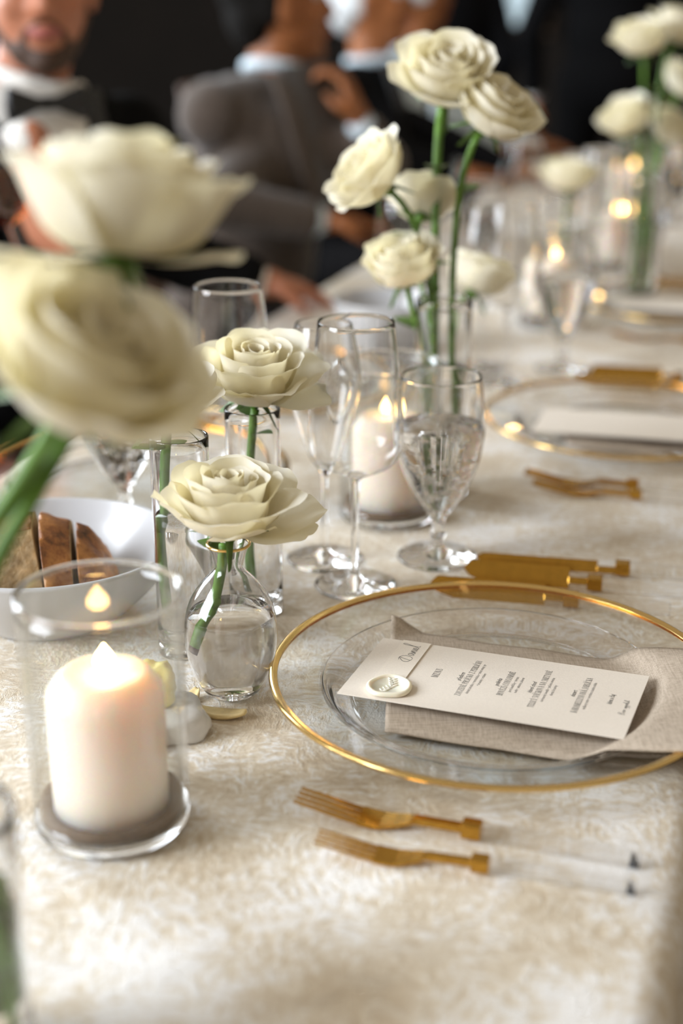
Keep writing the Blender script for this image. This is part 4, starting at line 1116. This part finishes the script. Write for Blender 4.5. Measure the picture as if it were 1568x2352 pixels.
# ------------------------------------------------------------------ people
def solid_to_mesh(bm, voxel, smooth=6, name='body'):
    me = bpy.data.meshes.new('tmp'); bm.to_mesh(me); bm.free()
    o = bpy.data.objects.new('tmp', me); COL.objects.link(o)
    r = o.modifiers.new('r', 'REMESH'); r.mode = 'VOXEL'; r.voxel_size = voxel; r.use_smooth_shade = True
    if smooth:
        s = o.modifiers.new('s', 'SMOOTH'); s.iterations = smooth; s.factor = 0.5
    dg = bpy.context.evaluated_depsgraph_get(); dg.update()
    out = bpy.data.meshes.new_from_object(o.evaluated_get(dg))
    bpy.data.objects.remove(o); bpy.data.meshes.remove(me)
    for p in out.polygons: p.use_smooth = True
    return out
def ball(bm, c, r, mat=None, sub=3):
    """ellipsoid; r a number or (rx, ry, rz); mat an extra 3x3 rotation"""
    if not isinstance(r, (list, tuple)): r = (r, r, r)
    m = Matrix.Translation(Vector(c)) @ (mat.to_4x4() if mat is not None else Matrix()) @ Matrix.Diagonal((r[0], r[1], r[2], 1))
    bmesh.ops.create_icosphere(bm, subdivisions=sub, radius=1.0, matrix=m)
def limb(bm, pts, radii, seg=16):
    for i in range(len(pts) - 1):
        a, b_ = Vector(pts[i]), Vector(pts[i + 1])
        n = max(2, int((b_ - a).length / (min(radii[i], radii[i + 1]) * 0.8)))
        for k in range(n + 1):
            t = k / n
            ball(bm, a.lerp(b_, t), radii[i] * (1 - t) + radii[i + 1] * t, sub=2)
def hand_solid(bm, wrist, direction, palm_normal, side, curl=0.5, s=1.0):
    d = Vector(direction).normalized(); n = Vector(palm_normal); n = (n - d * n.dot(d)).normalized(); x = d.cross(n).normalized() * side
    w = Vector(wrist)
    fr = Matrix((x, d, n)).transposed()
    ball(bm, w + d * 0.050 * s, (0.042 * s, 0.055 * s, 0.016 * s), fr)
    limb(bm, [w, w + d * 0.03 * s], [0.026 * s, 0.024 * s])
    for k, (ox, ln) in enumerate(((0.032, 0.070), (0.011, 0.080), (-0.011, 0.074), (-0.031, 0.058))):
        p = w + d * 0.092 * s + x * ox * s; pts = [p - d * 0.02 * s]; a = 0.15
        cur = p; dd = d
        for q in range(3):
            a += curl * (0.5 + 0.35 * q)
            dd = (d * math.cos(a) + n * math.sin(a)).normalized()
            pts.append(cur); cur = cur + dd * ln * s * (0.42, 0.33, 0.25)[q]
        pts.append(cur)
        limb(bm, pts, [0.0095 * s, 0.0092 * s, 0.0085 * s, 0.0078 * s, 0.0068 * s])
    p = w + d * 0.030 * s + x * 0.034 * s
    limb(bm, [w + d * 0.02 * s + x * 0.01 * s, p, p + (d * 0.6 + x * 0.6 + n * 0.5).normalized() * 0.035 * s, p + (d * 0.9 + x * 0.35 + n * 0.6).normalized() * 0.062 * s], [0.016 * s, 0.014 * s, 0.0105 * s, 0.008 * s])
def person(label, pelvis, chest, neck, head_c, torso_dir, head_dir, arms, skin, jacket, shirt, trousers, hair, beard=None, bow=False, seated=True, head_tilt=0.0, vest=False, front_mat=None):
    root = empty('person', (pelvis[0], pelvis[1], 0.0)); tag(root, label, 'person')
    O = Vector((pelvis[0], pelvis[1], 0))
    L = lambda p: Vector(p) - O
    td = Vector(torso_dir).normalized(); yaw = math.atan2(td.y, td.x) - PI / 2
    Ry = Matrix.Rotation(yaw, 3, 'Z'); right = Ry @ Vector((1, 0, 0)); fwd = Ry @ Vector((0, 1, 0))
    spine = (Vector(neck) - Vector(pelvis)).normalized()
    pel, che, nec, hc = L(pelvis), L(chest), L(neck), L(head_c)
    def torso(bm, e):
        ball(bm, pel, (0.165 + e, 0.125 + e, 0.13 + e), Ry)
        mid = pel.lerp(che, 0.5)
        ball(bm, mid, (0.150 + e, 0.112 + e, 0.17 + e), Ry)
        ball(bm, che, (0.170 + e, 0.118 + e, 0.18 + e), Ry)
        sh = [che + right * sx * 0.168 + Vector((0, 0, 0.112)) for sx in (-1, 1)]
        limb(bm, [sh[0], nec - Vector((0, 0, 0.058)), sh[1]], [0.058 + e, 0.058 + e, 0.058 + e])
        return sh
    hd = Vector(head_dir).normalized(); hyaw = math.atan2(hd.y, hd.x) - PI / 2
    Rh = Matrix.Rotation(hyaw, 3, 'Z') @ Matrix.Rotation(-head_tilt, 3, 'X')
    H = lambda x, y, z: hc + Rh @ Vector((x, y, z))
    # body: one continuous surface with head, trunk, arms, hands and legs
    bm = bmesh.new()
    sh = torso(bm, 0.0)
    limb(bm, [nec - Vector((0, 0, 0.05)), nec, H(0, -0.012, -0.06)], [0.062, 0.056, 0.056])
    ball(bm, H(0, -0.012, 0.028), (0.075, 0.095, 0.090), Rh); ball(bm, H(0, 0.012, -0.02), (0.066, 0.080, 0.085), Rh)
    ball(bm, H(0, 0.038, -0.072), (0.046, 0.046, 0.038), Rh); ball(bm, H(0, 0.066, -0.092), (0.022, 0.020, 0.018), Rh)
    limb(bm, [H(0, 0.088, 0.018), H(0, 0.106, -0.022)], [0.010, 0.014]); ball(bm, H(0.011, 0.096, -0.026), 0.009); ball(bm, H(-0.011, 0.096, -0.026), 0.009)
    for sx in (-1, 1):
        ball(bm, H(sx * 0.034, 0.068, -0.018), (0.024, 0.02, 0.024), Rh); ball(bm, H(sx * 0.032, 0.079, 0.034), (0.024, 0.012, 0.009), Rh)
        ball(bm, H(sx * 0.078, -0.006, -0.004), (0.008, 0.020, 0.032), Rh)
    ball(bm, H(0, 0.088, -0.056), (0.022, 0.010, 0.011), Rh)
    hips = [pel + right * sx * 0.09 - Vector((0, 0, 0.02)) for sx in (-1, 1)]
    leg = []
    for i, sx in enumerate((-1, 1)):
        if seated:
            kn = pel + fwd * 0.44 + right * sx * 0.11 + Vector((0, 0, 0.01)); an = Vector((kn.x, kn.y, 0.09)) - fwd * 0.03
        else:
            kn = Vector((pel.x, pel.y, 0.50)) + right * sx * 0.10 + fwd * 0.02; an = Vector((pel.x, pel.y, 0.09)) + right * sx * 0.11
        leg.append((hips[i], kn, an))
        limb(bm, [hips[i], kn, an], [0.082, 0.058, 0.040]); limb(bm, [an - Vector((0, 0, 0.045)), an - Vector((0, 0, 0.055)) + fwd * 0.13], [0.035, 0.030])
    for i, a in enumerate(arms):
        el, wr = L(a['elbow']), L(a['wrist']); s0 = sh[a['side']]
        limb(bm, [s0, el, wr], [0.050, 0.040, 0.027])
        hand_solid(bm, wr, a['dir'], a['palm'], a.get('thumb', 1), a.get('curl', 0.5))
    far = pelvis[1] > 3.5; vx = 1.5 if far else 1.0
    bod = link('body', solid_to_mesh(bm, 0.0065 * vx, 4), M[skin], root)
    # clothes
    bm = bmesh.new(); sh = torso(bm, 0.014)
    for a in arms:
        el, wr = L(a['elbow']), L(a['wrist']); s0 = sh[a['side']]
        limb(bm, [s0, s0.lerp(el, 0.3), el, el.lerp(wr, 0.86)], [0.062, 0.060, 0.052, 0.042])
    if not vest:
        for h_, k_, a_ in leg: limb(bm, [h_, h_.lerp(k_, 0.18)], [0.102, 0.095])
    jk = link('vest' if vest else 'jacket', solid_to_mesh(bm, 0.009 * vx, 8), M[jacket], root)
    bm = bmesh.new()
    for h_, k_, a_ in leg: limb(bm, [h_, k_, a_], [0.098, 0.074, 0.060])
    link('trousers', solid_to_mesh(bm, 0.011, 5), M[trousers], root)
    bm = bmesh.new()
    for h_, k_, a_ in leg: limb(bm, [a_ - Vector((0, 0, 0.042)), a_ - Vector((0, 0, 0.048)) + fwd * 0.15], [0.046, 0.040])
    link('shoes', solid_to_mesh(bm, 0.009, 4), M['black_silk'], root)
    # shirt: collar ring, front bib between the lapels, cuffs
    bm = bmesh.new()
    colc = nec.lerp(H(0, -0.012, -0.06), 0.06)
    ax = (H(0, -0.012, -0.06) - nec).normalized()
    q = ax.to_track_quat('Z', 'Y').to_matrix()
    for k in range(28):
        an = 2 * PI * k / 28
        ball(bm, colc + q @ Vector((0.060 * math.cos(an), 0.060 * math.sin(an), 0)), (0.009, 0.009, 0.015), None, 2)
    front = lambda x, z, o=0.0: che + Ry @ Vector((x, 0, 0)) + Vector((0, 0, z)) + fwd * (0.118 * math.sqrt(max(0.05, 1 - (x / 0.19) ** 2 - (max(0, abs(z) - 0.02) / 0.24) ** 2)) + 0.021 + o)
    link('collar', solid_to_mesh(bm, 0.006, 4), M[shirt], root); bm = bmesh.new()
    for i in range(17):
        z = 0.195 - 0.295 * i / 16; wdt = 0.062 * (1 - i / 17) + 0.006
        for j in range(-4, 5): ball(bm, front(wdt * j / 4, z), 0.012, None, 1)
    for a in arms:
        el, wr = L(a['elbow']), L(a['wrist']); bc = bmesh.new()
        limb(bc, [el.lerp(wr, 0.86), el.lerp(wr, 0.96)], [0.032, 0.033])
        link('cuff', solid_to_mesh(bc, 0.006, 4), M[shirt], root)
    link('shirt_front', solid_to_mesh(bm, 0.006, 4), M[front_mat or shirt], root)
    if not vest:
        bm = bmesh.new()
        for sx in (-1, 1):
            for i in range(19):
                t = i / 18; z = 0.185 - 0.295 * t; x = sx * (0.066 * (1 - t) + 0.010); w2 = 0.030 * math.sin(PI * min(1, 0.15 + t * 0.85)) + 0.004
                for j in range(5): ball(bm, front(x + sx * w2 * j / 4, z, 0.004), 0.0095, None, 1)
        link('lapels', solid_to_mesh(bm, 0.006, 3), M['black_silk'] if jacket == 'black_suit' else M[jacket], root)
    if bow:
        bm = bmesh.new(); c = front(0, 0.178, 0.030)
        ball(bm, c, 0.012)
        for sx in (-1, 1):
            for k in range(7): ball(bm, c + Ry @ Vector((sx * (0.008 + 0.0075 * k), 0, 0)), (0.008, 0.010, 0.008 + 0.0034 * k), Ry, 2)
        link('bow_tie', solid_to_mesh(bm, 0.005, 3), M['black_silk'], root)
    # hair, beard, eyes, lips
    bm = bmesh.new()
    ball(bm, H(0, -0.022, 0.046), (0.080, 0.098, 0.082), Rh); ball(bm, H(0, -0.060, -0.005), (0.070, 0.050, 0.070), Rh)
    for k in range(9):
        a_ = -1 + k / 4
        ball(bm, H(0.062 * math.sin(a_), 0.030 + 0.036 * math.cos(a_), 0.092 - 0.012 * abs(a_)), (0.018, 0.014, 0.018), Rh, 2)
    for sx in (-1, 1): ball(bm, H(sx * 0.070, -0.026, 0.008), (0.014, 0.030, 0.040), Rh)
    link('hair', solid_to_mesh(bm, 0.007, 3), M[hair], root)
    if beard:
        bm = bmesh.new()
        ball(bm, H(0, 0.036, -0.077), (0.0490, 0.0470, 0.0365), Rh); ball(bm, H(0, 0.066, -0.094), (0.0245, 0.0225, 0.0195), Rh)
        for sx in (-1, 1): limb(bm, [H(sx * 0.066, 0.004, -0.005), H(sx * 0.060, 0.016, -0.040), H(sx * 0.046, 0.034, -0.070)], [0.0075, 0.0105, 0.0120])
        for k in range(-5, 6): ball(bm, H(0.006 * k, 0.094 - 0.0012 * k * k * 0.6, -0.041 - 0.0008 * k * k), (0.006, 0.0055, 0.0055), Rh, 1)
        link('beard', solid_to_mesh(bm, 0.005, 2), M[beard], root)
    for sx in (-1, 1):
        bm = bmesh.new(); ball(bm, H(sx * 0.032, 0.0690, 0.018), 0.0115); e = link('eye', mesh_from(bm), M['eye'], root)
        bm = bmesh.new(); ball(bm, H(sx * 0.032, 0.0765, 0.018), 0.0062); link('iris', mesh_from(bm), M['hair_dark'], e)
    bm = bmesh.new()
    for k in range(-4, 5):
        ball(bm, H(0.0052 * k, 0.0985 - 0.0007 * k * k, -0.0525), (0.005, 0.004, 0.0040), Rh, 1); ball(bm, H(0.0048 * k, 0.0975 - 0.0007 * k * k, -0.0605), (0.005, 0.005, 0.0046), Rh, 1)
    link('lips', solid_to_mesh(bm, 0.0032, 2), M['lips'], root)
    return root
FV = (math.cos(TA), -math.sin(TA), 0)
person('bearded man in black dinner jacket and bow tie at the far left', (-0.56, 2.22, 0.54), (-0.475, 2.15, 0.895), (-0.447, 2.128, 1.098), (-0.425, 2.115, 1.222), (0.50, -0.85, 0), (0.26, -0.95, 0),
       [dict(side=0, elbow=(-0.665, 1.985, 0.90), wrist=(-0.405, 1.915, 1.035), dir=(0.08, -0.25, -1.0), palm=(0.55, 0.75, 0), thumb=1, curl=0.30),
        dict(side=1, elbow=(-0.235, 2.18, 0.83), wrist=(-0.135, 2.175, 0.800), dir=(0.75, 0.45, -0.22), palm=(0, 0, -1), thumb=-1, curl=0.45)],
       'skin_a', 'black_suit', 'white_shirt', 'black_suit', 'hair_brown', beard='hair_brown', bow=True)
person('man in taupe grey suit turned away, resting a hand at his chin', (-0.24, 3.02, 0.54), (-0.145, 2.965, 0.88), (-0.135, 2.97, 1.065), (-0.125, 2.985, 1.185), (0.80, -0.62, 0), (0.93, 0.25, 0),
       [dict(side=0, elbow=(-0.245, 2.70, 0.845), wrist=(-0.045, 2.775, 0.800), dir=(0.85, 0.5, -0.10), palm=(0, 0, -1), thumb=-1, curl=0.4),
        dict(side=1, elbow=(0.085, 2.96, 0.885), wrist=(0.040, 2.875, 0.965), dir=(-0.35, 0.10, 0.95), palm=(-0.9, 0.2, -0.3), thumb=1, curl=0.8)],
       'skin_b', 'taupe_suit', 'blue_shirt', 'dark_trousers', 'hair_dark', head_tilt=-0.12, front_mat='taupe_shirt')
person('white haired man in pale blue shirt and dark waistcoat beyond the taupe suit', (-0.05, 3.85, 0.54), (0.075, 3.80, 0.86), (0.075, 3.80, 1.045), (0.075, 3.80, 1.185), (0.85, -0.5, 0), (0.90, -0.1, 0),
       [dict(side=0, elbow=(0.10, 3.55, 0.85), wrist=(0.28, 3.62, 0.79), dir=(0.9, 0.2, -0.1), palm=(0, 0, -1), thumb=-1, curl=0.4),
        dict(side=1, elbow=(0.27, 3.75, 0.85), wrist=(0.42, 3.70, 0.79), dir=(0.9, -0.2, -0.1), palm=(0, 0, -1), thumb=1, curl=0.4)],
       'skin_b', 'black_suit', 'blue_shirt', 'dark_trousers', 'hair_white', head_tilt=-0.1)
person('white haired guest in pale blue shirt behind the topmost rose', (0.08, 4.46, 0.54), (0.20, 4.42, 0.87), (0.215, 4.42, 1.06), (0.225, 4.42, 1.21), (0.85, -0.5, 0), (0.80, 0.5, 0),
       [dict(side=0, elbow=(0.26, 4.16, 0.85), wrist=(0.44, 4.20, 0.79), dir=(0.9, 0.2, -0.1), palm=(0, 0, -1), thumb=-1, curl=0.4),
        dict(side=1, elbow=(0.40, 4.36, 0.85), wrist=(0.55, 4.30, 0.79), dir=(0.9, -0.2, -0.1), palm=(0, 0, -1), thumb=1, curl=0.4)],
       'skin_b', 'blue_shirt', 'blue_shirt', 'dark_trousers', 'hair_white', vest=True)
person('person standing in black suit with back to the camera, beyond the table', (0.92, 5.10, 0.92), (0.92, 5.10, 1.25), (0.92, 5.10, 1.47), (0.92, 5.10, 1.63), (0.1, 1, 0), (0.2, 1, 0),
       [dict(side=0, elbow=(0.64, 5.10, 1.08), wrist=(0.68, 5.22, 0.86), dir=(0, 0.2, -1), palm=(1, 0, 0), thumb=1, curl=0.4),
        dict(side=1, elbow=(1.20, 5.10, 1.08), wrist=(1.16, 5.22, 0.86), dir=(0, 0.2, -1), palm=(-1, 0, 0), thumb=-1, curl=0.4)],
       'skin_b', 'black_suit', 'white_shirt', 'black_suit', 'hair_dark', seated=False)
person('person in black standing between the topmost rose and the far window', (0.39, 5.65, 0.86), (0.39, 5.65, 1.13), (0.39, 5.65, 1.33), (0.39, 5.65, 1.49), (-0.3, 1, 0), (-0.2, 1, 0),
       [dict(side=0, elbow=(0.15, 5.65, 0.98), wrist=(0.19, 5.78, 0.78), dir=(0, 0.2, -1), palm=(1, 0, 0), thumb=1, curl=0.4),
        dict(side=1, elbow=(0.63, 5.65, 0.98), wrist=(0.59, 5.78, 0.78), dir=(0, 0.2, -1), palm=(-1, 0, 0), thumb=-1, curl=0.4)],
       'skin_b', 'black_suit', 'white_shirt', 'black_suit', 'hair_dark', seated=False)

# glass of amber drink held by the man at the left
hg = empty('drink_glass', Vector((-0.392, 1.790, 0.862)), (R(4), R(-14), 0)); tag(hg, 'stemmed glass of amber drink held by the bearded man', 'wine glass')
link('glass_body', WINE, M['thin_glass'], hg).scale = (0.9, 0.9, 0.9)
WINE_OUT = [(0.0050, 0.0945), (0.015, 0.1000), (0.030, 0.1080), (0.0372, 0.1180), (0.0388, 0.1320), (0.0374, 0.160), (0.0340, 0.196)]
link('drink', liquid(WINE_OUT, 0.0013, 0.0990, 0.165), M['amber'], hg).scale = (0.9, 0.9, 0.9)

# ------------------------------------------------------------------ chairs
def chair(loc, rotz, label):
    o = empty('dining_chair', loc, (0, 0, rotz)); tag(o, label, 'chair', 'dark wooden chairs')
    link('seat', box_mesh((0, 0, 0.435), (0.43, 0.42, 0.035), 0.008), M['chair_wood'], o)
    for sx in (-1, 1):
        link('leg', box_mesh((sx * 0.19, 0.18, 0.21), (0.036, 0.036, 0.42), 0.004), M['chair_wood'], o)
        bm = bmesh.new()
        tube_mesh([(sx * 0.19, -0.19, 0.0), (sx * 0.19, -0.185, 0.43), (sx * 0.19, -0.215, 0.70), (sx * 0.185, -0.27, 0.97)], [0.018, 0.020, 0.018, 0.015], 10, bm=bm)
        link('leg', mesh_from(bm), M['chair_wood'], o)
    bm = bmesh.new(); rows = []
    for i in range(13):
        x = -0.19 + 0.38 * i / 12; y = -0.268 - 0.03 * (1 - (x / 0.19) ** 2)
        rows.append([bm.verts.new(p) for p in ((x, y - 0.012, 0.89), (x, y + 0.012, 0.885), (x, y + 0.006, 0.985), (x, y - 0.018, 0.985))])
    for a, b_ in zip(rows, rows[1:]):
        for k in range(4): bm.faces.new((a[k], a[(k + 1) % 4], b_[(k + 1) % 4], b_[k]))
    bm.faces.new(rows[0]); bm.faces.new(list(reversed(rows[-1])))
    link('top_rail', mesh_from(bm), M['chair_wood'], o)
    for k in range(4):
        x = -0.114 + 0.076 * k
        link('back_slat', tube_mesh([(x, -0.19, 0.45), (x, -0.235, 0.70), (x, -0.285, 0.90)], 0.011, 8), M['chair_wood'], o)
    return o
def chair_rot(d): return math.atan2(d[1], d[0]) - PI / 2
chair((-0.57, 2.22, 0), chair_rot((0.80, -0.55)), 'dark wooden chair of the bearded man at left')
chair((-0.27, 3.03, 0), chair_rot((0.90, -0.35)), 'dark wooden chair of the man in the taupe suit')
chair((-0.08, 3.86, 0), chair_rot((0.90, -0.35)), 'dark wooden chair of the man in the waistcoat')
chair((0.05, 4.47, 0), chair_rot((0.90, -0.35)), 'dark wooden chair of the far white haired guest')
